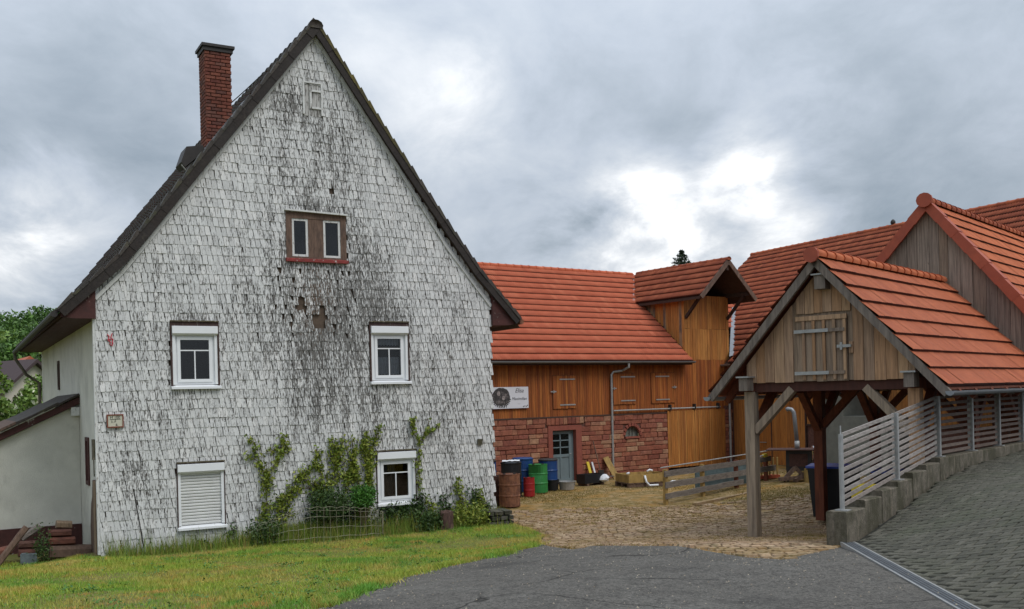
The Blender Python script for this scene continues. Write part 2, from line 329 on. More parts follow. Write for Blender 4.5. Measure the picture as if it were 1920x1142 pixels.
m_postT = mat('tan_oak_post', [(.26, .20, .145), (.30, .235, .17)], .85, (22, 22, 1.4), .38, .5, dirt=(((.11, .085, .065), (14, 14, .9), .5, .68, .7),))
m_beamR = mat('red_brown_stained_timber', [(.17, .045, .018), (.13, .034, .015)], .7, (12, 12, 2), .35, .3, dirt=(((.06, .018, .01), (6, 6, 1.5), .5, .7, .6),))
m_beamD = mat('dark_maroon_timber', [(.07, .022, .012), (.055, .018, .012)], .8, (12, 12, 2), .3)
m_slat = mat('grey_fence_slat', [(.29, .255, .23), (.23, .20, .18), (.34, .305, .28), (.26, .22, .195)], .8, (8, 8, 30), .3, .4, dirt=(((.12, .10, .09), (5, 5, 14), .54, .7, .6),))
m_rail = mat('old_grey_plank', [(.16, .135, .115), (.20, .17, .145), (.12, .10, .085)], .85, (5, 5, 30), .35, .4, dirt=(((.05, .045, .04), (4, 4, 9), .52, .7, .6),))
m_stone = mat('red_sandstone', [(.24, .075, .045), (.28, .095, .055), (.19, .058, .038), (.31, .11, .065), (.25, .085, .05), (.22, .066, .042), (.33, .14, .08), (.38, .22, .13), (.24, .075, .052), (.30, .12, .07)], .9, 9, .3, .6, 26, dirt=(((.10, .035, .028), 3.2, .52, .72, .5), ((.42, .34, .25), 4.5, .70, .76, .35)))
m_joint = mat('stone_joint_mortar', [(.13, .06, .045)], .95, 14, .4, .4)
m_lintel = mat('dressed_red_sandstone', [(.27, .078, .052), (.24, .07, .048)], .85, 7, .16, .3, 40, dirt=(((.17, .05, .035), 3, .54, .75, .5),))
m_door = mat('grey_blue_door_paint', [(.155, .20, .215)], .5, 5, .1, .1, 40, dirt=(((.25, .28, .28), 6, .62, .8, .3),))
m_asphalt = mat('asphalt', [(.14, .13, .115)], .95, 55, .5, .8, 90, spec=.15, dirt=(((.19, .18, .16), 1.1, .48, .7, .6), ((.05, .048, .045), .7, .53, .68, .6), ((.04, .038, .035), (26, 18, 26), .5, .60, .65), ((.06, .057, .052), (6, 5, 6), .5, .62, .4), ((.30, .28, .25), (34, 22, 34), .60, .66, .65)))
m_paver = mat('grey_concrete_paver', [(.082, .078, .058), (.105, .098, .076), (.066, .063, .048), (.093, .088, .066), (.125, .117, .092)], .95, 60, .3, .5, 140, dirt=(((.085, .095, .055), .7, .5, .7, .55), ((.055, .055, .04), 1.8, .55, .75, .5), ((.2, .18, .14), 20, .73, .76, .5)))
m_rampbed = mat('paver_joint_sand', [(.018, .017, .011)], .95, 30, .3)
m_cobble = mat('sandstone_cobble', [(.34, .225, .14), (.40, .28, .18), (.27, .18, .11), (.45, .33, .21), (.31, .19, .10)], .92, 22, .35, .5, 50, dirt=(((.25, .165, .06), 1.0, .47, .6, .7), ((.10, .085, .03), 4.5, .54, .66, .7)))
m_yard = mat('mossy_yard_ground', [(.20, .135, .05)], .95, (20, 20, 20), .5, 1.0, 9, spec=.1, dirt=(((.36, .25, .13), 2.4, .46, .58, .8), ((.10, .085, .022), 4, .49, .62, .8), ((.34, .18, .045), .9, .5, .64, .7), ((.42, .32, .20), 7, .56, .64, .6), ((.07, .06, .03), 6, .60, .68, .7)))
m_soil = mat('grassy_soil', [(.15, .13, .035)], .95, 9, .4, .6, 20, dirt=(((.11, .16, .02), 1.3, .45, .6, .7), ((.17, .11, .04), 1.0, .55, .7, .6)))
m_conc = mat('mossy_concrete', [(.145, .125, .095)], .95, 12, .4, .6, 40, dirt=(((.06, .055, .032), (3.5, 3.5, 1.4), .42, .58, .9), ((.27, .225, .17), (9, 9, 1.6), .57, .67, .6)))
m_concG = mat('green_grey_render', [(.19, .195, .165)], .9, 4, .15, .3, 60, dirt=(((.12, .12, .09), (2, 2, 1), .5, .7, .4),))
m_blk = mat('black_plastic', [(.012, .013, .016)], .45, 5, .2)
m_bluelid = mat('blue_plastic', [(.02, .05, .30)], .4, 5, .1)
m_blue = mat('blue_drum_plastic', [(.012, .05, .17)], .4, 5, .2, dirt=(((.06, .08, .1), 5, .6, .75, .4),))
m_green = mat('green_drum_paint', [(.03, .20, .05)], .45, 5, .15, dirt=(((.02, .09, .03), 4, .55, .75, .5),))
m_rdrum = mat('red_drum_paint', [(.30, .018, .02)], .4, 5, .15, dirt=(((.08, .02, .02), 4, .6, .75, .5),))
m_rust = mat('rusty_steel', [(.20, .085, .045)], .8, 12, .35, .3, 30, dirt=(((.09, .035, .025), (4, 4, 4), .48, .62, .8), ((.24, .15, .11), (7, 7, 3), .6, .7, .6)))
m_dkrust = mat('dark_rusty_steel', [(.07, .03, .022)], .8, 12, .35, .3, 30)
m_white = mat('white_plastic', [(.72, .73, .75)], .5, 4, .05)
m_steel = mat('stainless_steel', [(.6, .6, .6)], .22, 5, .08, metal=.9)
m_yel = mat('yellow_formwork_board', [(.36, .235, .075), (.30, .19, .06)], .8, (10, 10, 4), .3, .3, dirt=(((.14, .08, .03), 4, .55, .72, .6),))
m_yelp = mat('yellow_plastic', [(.62, .46, .03)], .5)
m_iron = mat('dark_iron', [(.03, .026, .024)], .6, 9, .2)
m_ivy = mat('creeper_leaf', [(.14, .20, .02), (.21, .26, .03), (.08, .14, .015), (.28, .30, .045), (.16, .18, .025)], .55, 30, .2)
m_ivyd = mat('dark_leaf', [(.03, .065, .014), (.05, .095, .018), (.022, .05, .012), (.07, .12, .022)], .55, 30, .2)
m_deadleaf = mat('brown_leaf', [(.13, .06, .03), (.09, .045, .03), (.11, .09, .03)], .8)
m_box = mat('bright_bush_leaf', [(.05, .15, .018), (.07, .19, .022), (.035, .11, .014)], .5)
m_tree1 = mat('broadleaf_foliage', [(.055, .125, .02), (.08, .165, .026), (.04, .09, .016), (.11, .20, .035)], .6, .35, .35)
m_tree2 = mat('light_foliage', [(.13, .22, .035), (.17, .27, .045), (.09, .17, .03), (.22, .30, .06)], .6, .5, .3)
m_blossom = mat('cream_blossom', [(.62, .62, .42), (.7, .7, .5)], .7)
m_spruce = mat('spruce_needles', [(.018, .035, .015), (.03, .05, .02), (.012, .025, .012)], .8)
m_bark = mat('bark', [(.07, .05, .035)], .9, (14, 14, 3), .4, .5)
m_vine = mat('vine_stem', [(.11, .075, .045)], .9, 20, .3)
m_wire = mat('tarnished_wire', [(.35, .33, .24)], .5, 9, .2, metal=.4)
m_signw = mat('white_banner_print', [(.66, .66, .70)], .6, 3, .04)
m_ink = mat('black_ink', [(.02, .02, .022)], .7)
m_photo = mat('grey_photo_print', [(.05, .045, .045)], .6, 14, .5, dirt=(((.30, .26, .25), 7, .52, .66, .8),))
m_plaque = mat('cream_enamel', [(.55, .53, .42)], .4, 5, .06)
m_plrim = mat('brown_red_enamel', [(.20, .055, .03)], .5, 8, .2)
m_redmark = mat('red_spray_paint', [(.50, .05, .07)], .7)
m_far = mat('far_house_wall', [(.55, .50, .42)], .9); m_farroof = mat('far_orange_roof', [(.40, .11, .05)], .8, 5, .2); m_fard = mat('far_dark_roof', [(.06, .04, .04)], .8)
m_hill = mat('hill_meadow', [(.05, .09, .02)], .95, .2, .3)
m_stump = mat('stump_wood', [(.09, .05, .04)], .9, (20, 20, 4), .5, .6)
m_beamX = mat('red_brown_old_beam', [(.15, .055, .035), (.12, .045, .03), (.10, .05, .035)], .85, (5, 5, 22), .4, .5, dirt=(((.05, .025, .02), 6, .5, .68, .7),))
def crackle(m, scale, width, col_, warp=.5):
    nt = m.node_tree; n = nt.nodes; l = nt.links; b = n['Principled BSDF']; col = b.inputs['Base Color'].links[0].from_socket
    geo = n.new('ShaderNodeNewGeometry'); no = n.new('ShaderNodeTexNoise'); no.inputs['Scale'].default_value = 1.3; no.inputs['Detail'].default_value = 5; l.new(geo.outputs['Position'], no.inputs['Vector'])
    mx = n.new('ShaderNodeMixRGB'); mx.blend_type = 'ADD'; mx.inputs[0].default_value = warp; l.new(geo.outputs['Position'], mx.inputs[1]); l.new(no.outputs['Color'], mx.inputs[2])
    v = n.new('ShaderNodeTexVoronoi'); v.feature = 'DISTANCE_TO_EDGE'; v.inputs['Scale'].default_value = scale; l.new(mx.outputs[0], v.inputs['Vector'])
    mr = n.new('ShaderNodeMapRange'); l.new(v.outputs['Distance'], mr.inputs[0]); mr.inputs[1].default_value = 0; mr.inputs[2].default_value = width; mr.inputs[3].default_value = 1; mr.inputs[4].default_value = 0
    no2 = n.new('ShaderNodeTexNoise'); no2.inputs['Scale'].default_value = .5; l.new(geo.outputs['Position'], no2.inputs['Vector']); m2 = n.new('ShaderNodeMapRange'); l.new(no2.outputs['Fac'], m2.inputs[0]); m2.inputs[1].default_value = .48; m2.inputs[2].default_value = .56
    mu = n.new('ShaderNodeMath'); mu.operation = 'MULTIPLY'; l.new(mr.outputs[0], mu.inputs[0]); l.new(m2.outputs[0], mu.inputs[1])
    m3 = n.new('ShaderNodeMixRGB'); l.new(mu.outputs[0], m3.inputs[0]); l.new(col, m3.inputs[1]); m3.inputs[2].default_value = (*col_, 1); l.new(m3.outputs[0], b.inputs['Base Color'])
crackle(m_asphalt, .42, .012, (.03, .028, .025))
GROOVE_SHADE = {m_tileA.name: mat('shaded_tile_groove', [(.36, .095, .055), (.40, .11, .06)], .7, 9, .1), m_tileB.name: mat('shaded_old_tile_groove', [(.17, .045, .025), (.21, .055, .03)], .8, 9, .15),  # groove faces coloured darker to paint in the shade between ribs
          m_tileS.name: mat('shaded_ribbed_tile_groove', [(.155, .034, .016), (.18, .04, .018)], .7, 9, .1), m_slate.name: m_slate}
def glass_mat(name, tint=.55):
    m = bpy.data.materials.new(name); m.use_nodes = True; nt = m.node_tree; n = nt.nodes; l = nt.links; n.clear()
    o = n.new('ShaderNodeOutputMaterial'); mx = n.new('ShaderNodeMixShader'); t = n.new('ShaderNodeBsdfTransparent'); g = n.new('ShaderNodeBsdfGlossy')
    fr = n.new('ShaderNodeFresnel'); fr.inputs[0].default_value = 1.5; t.inputs[0].default_value = (tint, tint, tint, 1); g.inputs['Roughness'].default_value = .02
    l.new(fr.outputs[0], mx.inputs[0]); l.new(t.outputs[0], mx.inputs[1]); l.new(g.outputs[0], mx.inputs[2]); l.new(mx.outputs[0], o.inputs[0]); return m
m_glass = glass_mat('window_glass', .8)
# grass material: per blade random plus patches
m_grass = mat('grass_blade', [(.20, .32, .022), (.30, .38, .035), (.13, .27, .018), (.42, .43, .06), (.24, .34, .028)], .6, None, dirt=(((.50, .36, .09), (.8, .8, .8), .47, .60, .72), ((.09, .27, .02), (.6, .6, .6), .51, .60, .85), ((.56, .27, .07), (1.7, 1.7, 1.7), .56, .64, .8)))
m_weed = mat('tall_weed', [(.12, .21, .02), (.17, .25, .03), (.08, .15, .018), (.25, .27, .045), (.27, .20, .06)], .6)
# ------------------------------------------------------------------ templates
def cube_mesh(mat_, name='piece'):
    return tmesh(name, [(a, b, c) for c in (0, 1) for b in (0, 1) for a in (0, 1)], [(0, 2, 3, 1), (4, 5, 7, 6), (0, 1, 5, 4), (1, 3, 7, 5), (3, 2, 6, 7), (2, 0, 4, 6)], mat_)
CUBES = {}
def put(name, mat_, F, s0, s1, d0, d1, z0, z1, parent, rot=None):
    """an axis-aligned box piece in frame F sharing one unit mesh"""
    if mat_.name not in CUBES: CUBES[mat_.name] = cube_mesh(mat_)
    M = basis(F.w(s0, d0, z0), F.u*(s1-s0), F.v*(d1-d0), Vector((0, 0, z1-z0)))
    if rot: M = M @ rot
    return link(name, CUBES[mat_.name], M, parent)
def wave_tile(mat_, w, L, waves, amp, th, name='tile', n=None):
    amp *= 1.45; th *= 1.5
    n = n or waves*4; vs = []; 
    xs = [w*i/n for i in range(n+1)]
    zs = [amp*(.5-.5*math.cos(2*PI*waves*i/n)) for i in range(n+1)]
    if waves >= 3:
        xs = [w*(i//3+(0, .30, .58)[i % 3])/waves for i in range(n+1)]; zs = [amp*(0, 1, 0)[i % 3] for i in range(n+1)]
    vs = [(x, 0, z+th*1.1) for x, z in zip(xs, zs)]+[(x, L, z) for x, z in zip(xs, zs)]+[(x, .0, z*.75) for x, z in zip(xs, zs)]
    k = n+1
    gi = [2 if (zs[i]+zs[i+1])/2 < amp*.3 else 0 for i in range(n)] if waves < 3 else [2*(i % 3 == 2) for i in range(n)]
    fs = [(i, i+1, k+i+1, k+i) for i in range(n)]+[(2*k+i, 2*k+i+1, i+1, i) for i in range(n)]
    me = tmesh(name, vs, fs, [mat_, m_nose, GROOVE_SHADE[mat_.name]]); me.polygons.foreach_set('use_smooth', [waves < 3]*n+[False]*n); me.polygons.foreach_set('material_index', gi+[1]*n); return me
def stone_variants(mat_, k=6, jit=.10, name='stone'):
    out = []
    for q in range(k):
        r = random.Random(q*7+1)
        # rounded block: bottom ring, top ring inset (y is out of the wall)
        def j(a): return a+r.uniform(-jit, jit)*.5
        b = [(0, 0, 0), (1, 0, 0), (1, 0, 1), (0, 0, 1)]
        m_ = [(j(.01), .75, j(.02)), (j(.99), .75, j(.02)), (j(.99), .75, j(.98)), (j(.01), .75, j(.98))]
        t = [(.06+r.random()*.04, .96+r.random()*.08, .10+r.random()*.06), (.94-r.random()*.04, .96+r.random()*.08, .10+r.random()*.06), (.94-r.random()*.04, .96+r.random()*.08, .90-r.random()*.06), (.06+r.random()*.04, .96+r.random()*.08, .90-r.random()*.06)]
        vs = b+m_+t
        fs = [(i, (i+1) % 4, 4+(i+1) % 4, 4+i) for i in range(4)]+[(4+i, 4+(i+1) % 4, 8+(i+1) % 4, 8+i) for i in range(4)]+[(8, 9, 10, 11)]
        out.append(tmesh(name, vs, fs, mat_))
    return out
def roof_tiles(parent, F, e0, along, ups, na, nc, w, ex, me, keep=None, ridge_trim=0, name='roof_tile', stuff='roof_tiles', limit=300):
    """e0: world eave corner; along, ups: unit vectors along the eave and up the slope"""
    nrm = along.cross(ups).normalized()
    if nrm.z < 0: nrm = -nrm
    Ms = []
    for c in range(nc):
        for a in range(na):
            o = e0+along*(a*w)+ups*(c*ex)+nrm*.012
            ctr = o+along*w/2+ups*ex/2
            if keep and not keep(ctr, a, c): continue
            sag = nrm*(random.uniform(-.004, .004))
            x, y = along, ups
            if along.cross(ups).z < 0: x = -along; o = o+along*w   # keep a right-handed piece
            Ms.append(basis(o+sag, x, y, x.cross(y)))
    return scatter(parent, name, me, Ms, limit, stuff)
def ridge_caps(parent, p, q, r, L, mat_, name='ridge_tile'):
    p = Vector(p); q = Vector(q); n = int((q-p).length/L); t = (q-p).normalized(); x = t.cross(Vector((0, 0, 1))).normalized(); z = x.cross(t)
    vs = []; seg = 7
    for yy, rr in ((0, 1.13), (.14, 1.13), (.15, 1.0), (1.06, .96)):
        for k in range(seg+1):
            a = -.15*PI+1.3*PI*k/seg; vs.append((math.cos(a)*r*rr, yy*L, math.sin(a)*r*rr*.8))
    fs = [(i*(seg+1)+k, i*(seg+1)+k+1, (i+1)*(seg+1)+k+1, (i+1)*(seg+1)+k) for i in range(3) for k in range(seg)]
    fs.append(tuple(range(seg+1)))
    me = tmesh(name, vs, fs, mat_, True)
    for i in range(n): link(name, me, basis(p+t*(i*L), x, t, z), parent)
def leafcloud(name, pts, size, mat_, parent=None, aspect=.8, up=.0, kind=None, M=None, label=None, tri=False):
    """one mesh of many small leaves round the given points"""
    pts = np.asarray(pts, float); n = len(pts)
    a = rng.normal(size=(n, 3)); a[:, 2] += up; a /= np.linalg.norm(a, axis=1)[:, None]
    b = rng.normal(size=(n, 3)); b -= (b*a).sum(1)[:, None]*a; b /= np.linalg.norm(b, axis=1)[:, None]; c = np.cross(a, b)
    sz = size*(.6+.8*rng.random(n))[:, None]
    q = np.stack([pts-b*sz, pts+c*sz*aspect*.6+a*sz*.12, pts+b*sz, pts-c*sz*aspect*.6+a*sz*.12], 1).reshape(-1, 3)
    if M is None: M = WM[parent] if parent is not None else Matrix.Translation(Vector(pts.mean(0)))
    inv = np.array(M.inverted()); q = (np.c_[q, np.ones(len(q))] @ inv.T)[:, :3]
    me = bpy.data.meshes.new(name); me.vertices.add(4*n); me.vertices.foreach_set('co', q.ravel())
    me.loops.add(4*n); me.loops.foreach_set('vertex_index', np.arange(4*n)); me.polygons.add(n); me.polygons.foreach_set('loop_start', np.arange(n)*4)
    me.polygons.foreach_set('loop_total', np.full(n, 4)); me.update(calc_edges=True)
    me.materials.append(mat_); at = me.attributes.new('rnd', 'FLOAT', 'FACE'); at.data.foreach_set('value', rng.random(n))
    o = link(name, me, M, parent)
    if kind: o['kind'] = kind
    if label: o['label'] = label
    return o
def blades(name, base, h, w, mat_, M=None, lean=.35, parent=None):
    base = np.asarray(base, float); n = len(base)
    ang = rng.random(n)*2*PI; hh = h*(.45+.9*rng.random(n)) if np.isscalar(h) else h
    dx = np.stack([np.cos(ang), np.sin(ang), np.zeros(n)], 1)*w/2
    la = rng.random(n)*2*PI; lm = hh*lean*rng.random(n)
    tip = base+np.stack([np.cos(la)*lm, np.sin(la)*lm, hh], 1)
    q = np.stack([base-dx, base+dx, tip], 1).reshape(-1, 3)
    M = M or (WM[parent] if parent is not None else Matrix.Identity(4)); inv = np.array(M.inverted()); q = (np.c_[q, np.ones(len(q))] @ inv.T)[:, :3]
    me = bpy.data.meshes.new(name); me.vertices.add(3*n); me.vertices.foreach_set('co', q.ravel())
    me.loops.add(3*n); me.loops.foreach_set('vertex_index', np.arange(3*n)); me.polygons.add(n); me.polygons.foreach_set('loop_start', np.arange(n)*3)
    me.polygons.foreach_set('loop_total', np.full(n, 3)); me.update(calc_edges=True)
    me.materials.append(mat_); at = me.attributes.new('rnd', 'FLOAT', 'FACE'); at.data.foreach_set('value', rng.random(n))
    return link(name, me, M, parent)
def wall_holes(mb, outline, holes, d=0., ax='d'):
    """flat wall polygon in (s,z) with rectangular openings"""
    loops = [[Vector((p[0], p[1], 0)) for p in outline]]+[[Vector((a, c, 0)), Vector((a, e, 0)), Vector((b, e, 0)), Vector((b, c, 0))] for a, b, c, e in holes]
    tris = tessellate_polygon(loops); flat = [p for lp in loops for p in lp]
    mb.L([(p.x, d, p.y) if ax == 'd' else (d, p.x, p.y) for p in flat], [tuple(t) for t in tris])
def sheet(name, poly, f, off, mat_, step=.5, kind='structure'):
    """terrain-following sheet over a polygon"""
    xs = [p[0] for p in poly]; ys = [p[1] for p in poly]
    pts = [Vector((p[0], p[1])) for p in poly]; n0 = len(pts)
    def ins(x, y):
        c = False; j = n0-1
        for i in range(n0):
            a, b = poly[i], poly[j]
            if (a[1] > y) != (b[1] > y) and x < (b[0]-a[0])*(y-a[1])/(b[1]-a[1])+a[0]: c = not c
            j = i
        return c
    x = min(xs)
    while x < max(xs):
        y = min(ys)
        while y < max(ys):
            if ins(x, y): pts.append(Vector((x+.03, y+.03)))
            y += step
        x += step
    r = delaunay_2d_cdt(pts, [(i, (i+1) % n0) for i in range(n0)], [], 1, .001)
    me = bpy.data.meshes.new(name); me.from_pydata([(v.x, v.y, f(v.x, v.y)+off) for v in r[0]], [], [tuple(t) for t in r[2]])
    for p in me.polygons: p.use_smooth = True
    me.materials.append(mat_); me.update()
    if len(me.polygons) and me.polygons[0].normal.z < 0: me.flip_normals()
    return tag(link(name, me, Matrix.Identity(4)), kind=kind)
# ================================================================== GROUND
def P2(px, py, f=gz): h = hit(px, py, f); return (h.x, h.y)
lawn_edge = [P2(*p) for p in ((1008, 1019), (985, 1028), (940, 1040), (880, 1052), (820, 1066), (760, 1079), (715, 1094), (680, 1110), (640, 1126), (600, 1141))]
yard_edge = [P2(*p) for p in ((1035, 1026), (1075, 1031), (1110, 1024), (1180, 1024), (1290, 1028), (1340, 1036), (1400, 1046), (1470, 1050), (1530, 1036))]
cs = (CH0.x, CH0.y); ce = CH0+cu*14
bed = sheet('ground', [(-70, -6), (60, -6), (60, 120), (-70, 120)], gz, -.25, m_soil, 1.5)
sheet('lawn', lawn_edge[::-1]+[(0.6, 20.5), (0.3, 22.2), (-.6, 24.0), (-4, 34), (-60, 60), (-60, -2), (-2.9, -2), (-2.4, 8.5)], gz, 0.0, m_soil, .6)
sheet('asphalt_lane', lawn_edge+[(-2.3, 8.5), (-2.8, -2), (ce.x-.08, ce.y), (cs[0]-.08, cs[1])]+yard_edge[::-1], gz, .004, m_asphalt, .3)
sheet('cobbled_yard', yard_edge+[(cs[0]-.08, cs[1]), (4.95, 14.35), (9.2, 20.4), (12.5, 25), (17, 32), (9, 45), (-6, 32), (-.6, 24), (.3, 22.2), (.6, 20.5), lawn_edge[0]], gz, -.014, m_yard, .3)
# ramp beyond the drain, paved herringbone
w0 = SF.w(3.42, -3.5, 0); w1 = SF.w(3.42, 9.5, 0)
ramp_poly = [(w0.x, w0.y), (CH0.x+.10, CH0.y+.15), (ce.x+.10, ce.y), (ce.x+11, ce.y+1), (24, 14), (24, 30), (w1.x+2, w1.y+2), (w1.x, w1.y)]
sheet('paved_ramp', ramp_poly, rz, .004, m_rampbed, .3)
ramp = bpy.data.objects['paved_ramp']
def inpoly(poly, x, y):
    c = False; j = len(poly)-1
    for i in range(len(poly)):
        a, b = poly[i], poly[j]
        if (a[1] > y) != (b[1] > y) and x < (b[0]-a[0])*(y-a[1])/(b[1]-a[1])+a[0]: c = not c
        j = i
    return c
def on_surface(x, y, f, ang, off=0.):
    e = .15; nx = -(f(x+e, y)-f(x-e, y))/(2*e); ny = -(f(x, y+e)-f(x, y-e))/(2*e); n = Vector((nx, ny, 1)).normalized()
    t = Vector((math.cos(ang), math.sin(ang), 0)); t = (t-n*t.dot(n)).normalized(); b = n.cross(t)
    return Vector((x, y, f(x, y)+off)), t, b, n
# one paver with chamfered top edges
def paver_mesh(L, W, H, ch, mat_, name='paver', jit=0):
    def ring(o, z, q=0): return [(o+random.uniform(-q, q), o+random.uniform(-q, q), z), (L-o+random.uniform(-q, q), o+random.uniform(-q, q), z), (L-o+random.uniform(-q, q), W-o+random.uniform(-q, q), z), (o+random.uniform(-q, q), W-o+random.uniform(-q, q), z)]
    vs = ring(0, 0)+ring(0, H-ch)+ring(ch, H, jit)
    fs = [(i, (i+1) % 4, 4+(i+1) % 4, 4+i) for i in range(4)]+[(4+i, 4+(i+1) % 4, 8+(i+1) % 4, 8+i) for i in range(4)]+[(8, 9, 10, 11)]
    return tmesh(name, vs, fs, mat_)
pv = paver_mesh(.188, .088, .034, .009, m_paver); Ms = []
a0 = math.atan2(cu.y, cu.x)+math.radians(45)
R2 = np.array([[math.cos(a0), -math.sin(a0)], [math.sin(a0), math.cos(a0)]])
g = .1
for i in range(-130, 200):
    for j in range(-130, 200):
        q = (i-j) % 4
        if q == 0: lx, ly, an = i*g, j*g, 0
        elif q == 2+0 and False: continue
        elif q == 3: lx, ly, an = (i+1)*g, j*g, 1
        else: continue
        x, y = R2 @ np.array([lx, ly])+np.array([6.0, 13.0])
        mx_, my_ = R2 @ (np.array([lx+.1, ly+.05]) if not an else np.array([lx-.05, ly+.1]))+np.array([6.0, 13.0])
        if not (7.6 < y < 21.5) or not inpoly(ramp_poly, mx_, my_) or (Vector((mx_-CH0.x, my_-CH0.y, 0)).dot(cn) < .17): continue
        if not inview((x, y, rz(x, y)), 40): continue
        o, t, b, n = on_surface(x, y, rz, a0+(PI/2 if an else 0)+random.uniform(-.012, .012), -.012+random.uniform(-.004, .004))
        Ms.append(basis(o, t, b, n))
scatter(ramp, 'paver', pv, Ms, 300, 'paver_field')
# yard setts near the lane
yard = bpy.data.objects['cobbled_yard']; cob = [paver_mesh(1, 1, .035, .07, m_cobble, 'cobble', .03) for _ in range(5)]
for me in cob:
    for v in me.vertices:
        if v.co.z > .03: v.co.z = .035+random.uniform(-.003, .004)
        elif v.co.z < .001: v.co.z = -.02
        else: v.co.z = .026
ypoly = yard_edge+[(cs[0]-.02, cs[1]+.1), (4.95, 14.5), (9.0, 20.2), (12, 25), (8, 26.5), (-1.2, 26.5), (-.5, 24), (.4, 22.2), (.7, 20.5), lawn_edge[0]]
Ms = []; ca = math.radians(4)
row = 0; y = 11.2
while y < 26:
    x = -2+random.uniform(0, .1)
    while x < 12:
        L = random.uniform(.13, .24); X = x*math.cos(ca)-(y-18)*math.sin(ca); Y = y+x*math.sin(ca)*.0+x*math.sin(ca)
        if inpoly(ypoly, X, Y) and inview((X, Y, gz(X, Y)), 15):
            keep = random.random() < (.97 if Y < 21 else .97-.09*(Y-21))
            if keep:
                o, t, b, n = on_surface(X, Y, gz, ca+random.uniform(-.05, .05), -.016+random.uniform(-.006, .005))
                Ms.append(basis(o, t*(L-.016), b*.117, n))
        x += L
    y += .135
scatter(yard, 'cobble', cob, Ms, 300, 'cobble_field')
# drain channel
ch = thing('drain_channel', 'long steel drain channel with grey concrete edges between the lane and the paved ramp', 'drain', TW(CH0.x, CH0.y, CH0.z, math.degrees(math.atan2(cu.y, cu.x))))
def strip(n0, n1, z0, z1, name, m_, t0=0., t1=12., N=12):
    mb = MB()
    for i in range(N):
        ta, tb = t0+(t1-t0)*i/N, t0+(t1-t0)*(i+1)/N
        vs = []
        for t in (ta, tb):
            p = CH0+cu*t; b = gz(p.x, p.y) if False else rz(p.x, p.y)
            for nn, zz in ((n0, z0), (n1, z0), (n1, z1), (n0, z1)): vs.append((p.x+cn.x*nn, p.y+cn.y*nn, b+zz))
        mb.add(vs, [(0, 1, 5, 4), (1, 2, 6, 5), (2, 3, 7, 6), (3, 0, 4, 7)]+([(0, 3, 2, 1)] if i == 0 else []))
    return mb.build(name, m_, ch)
strip(-.10, -.078, -.1, .022, 'edge_strip', m_zincm); strip(.078, .10, -.1, .022, 'edge_strip', m_zincm)
strip(-.075, .075, -.12, -.04, 'channel_bottom', m_iron); strip(.102, .20, -.1, .012, 'border_course', m_paver)
mb = MB()
for k in range(420):
    p = CH0+cu*(k*.027); b = rz(p.x, p.y)+.010
    for h0, h1 in ((-.073, .073),): mb.beam(Vector((p.x, p.y, b))+cn*h0, Vector((p.x, p.y, b))+cn*h1, .013, .012, world=True)
mb.build('grating', mat('dull_grating_steel', [(.14, .155, .17)], .5, 9, .2), ch)['kind'] = 'stuff'
strip(-.006, .006, .0, .018, 'grating_rib', m_iron); strip(-.045, -.035, .0, .018, 'grating_rib', m_iron); strip(.035, .045, .0, .018, 'grating_rib', m_iron)
# ================================================================== HOUSE
house = thing('white_house', 'old gabled house clad in flaking white shingles with a steep dark roof', 'house', HF.M)
W8, ZE, ZA, SA, DH = 8.76, 5.12, 10.94, 4.56, 13.0
WT = [(0, ZE), (.5, 5.64), (1.04, 6.33), (2.13, 7.76), (SA, ZA), (6.2, 8.62), (7.65, 6.50), (8.35, 5.65), (W8, ZE+.05)]
wall_in = [(0, -.3), (W8, -.3)]+WT[::-1]
WINS = dict(att=(3.83, 5.18, 5.99, 7.06), ul=(1.39, 2.36, 3.30, 4.67), ur=(5.66, 6.62, 3.33, 4.72), ll=(1.45, 2.41, .44, 1.80), lr=(5.75, 6.71, .60, 1.83))
holes = [(a+.06, b-.06, c+.06, e-.06) for a, b, c, e in WINS.values()]
mb = MB(HF); wall_holes(mb, wall_in, holes, .03); mb.build('front_wall', m_backing, house)
mb = MB(HF); wall_holes(mb, [(0, -.4), (DH, -.4), (DH, 4.95), (0, ZE)], [(7.35, 7.75, 3.45, 4.2), (1.45, 2.0, 1.35, 2.35)], 0., 's')
mb.L([(W8, .03, -.4), (W8, DH, -.4), (W8, DH, 4.95), (W8, .03, ZE)], [(0, 1, 2, 3)])
mb.L([(0, DH, -.4), (W8, DH, -.4), (W8, DH, 5), (SA, DH, ZA), (0, DH, 5)], [(0, 1, 2, 3, 4)])
mb.build('side_wall', m_plaster, house)
mb = MB(HF); mb.prism([(.2, 0), (W8-.2, 0), (W8-.2, 4.7), (SA, 10.3), (.2, 4.7)], .55, .6); mb.build('dark_room_panel', m_room, house)  # added dark panel, painted as the gloom behind the front windows
# side-wall windows and rotten frame below
def frame_box(name, F, s0, s1, z0, z1, t, d0, d1, m_, parent):
    mb = MB(F); mb.box(s0, s1, d0, d1, z0, z0+t); mb.box(s0, s1, d0, d1, z1-t, z1); mb.box(s0, s0+t, d0, d1, z0+t, z1-t); mb.box(s1-t, s1, d0, d1, z0+t, z1-t)
    return mb.build(name, m_, parent)
for dd0, dd1, z0, z1, mm in ((7.35, 7.75, 3.45, 4.2, m_darkwood), (1.45, 2.0, 1.35, 2.35, m_maroon)):
    mb = MB(HF); mb.box(-.03, .10, dd0, dd0+.09, z0, z1); mb.box(-.03, .10, dd1-.09, dd1, z0, z1); mb.box(-.03, .10, dd0+.09, dd1-.09, z0, z0+.08); mb.box(-.03, .10, dd0+.09, dd1-.09, z1-.08, z1)
    w = mb.build('side_window', mm, house)
    mb = MB(HF); mb.box(.05, .06, dd0+.09, dd1-.09, z0+.08, z1-.08); mb.build('pane', m_pvc if dd0 < 5 else m_room, w)
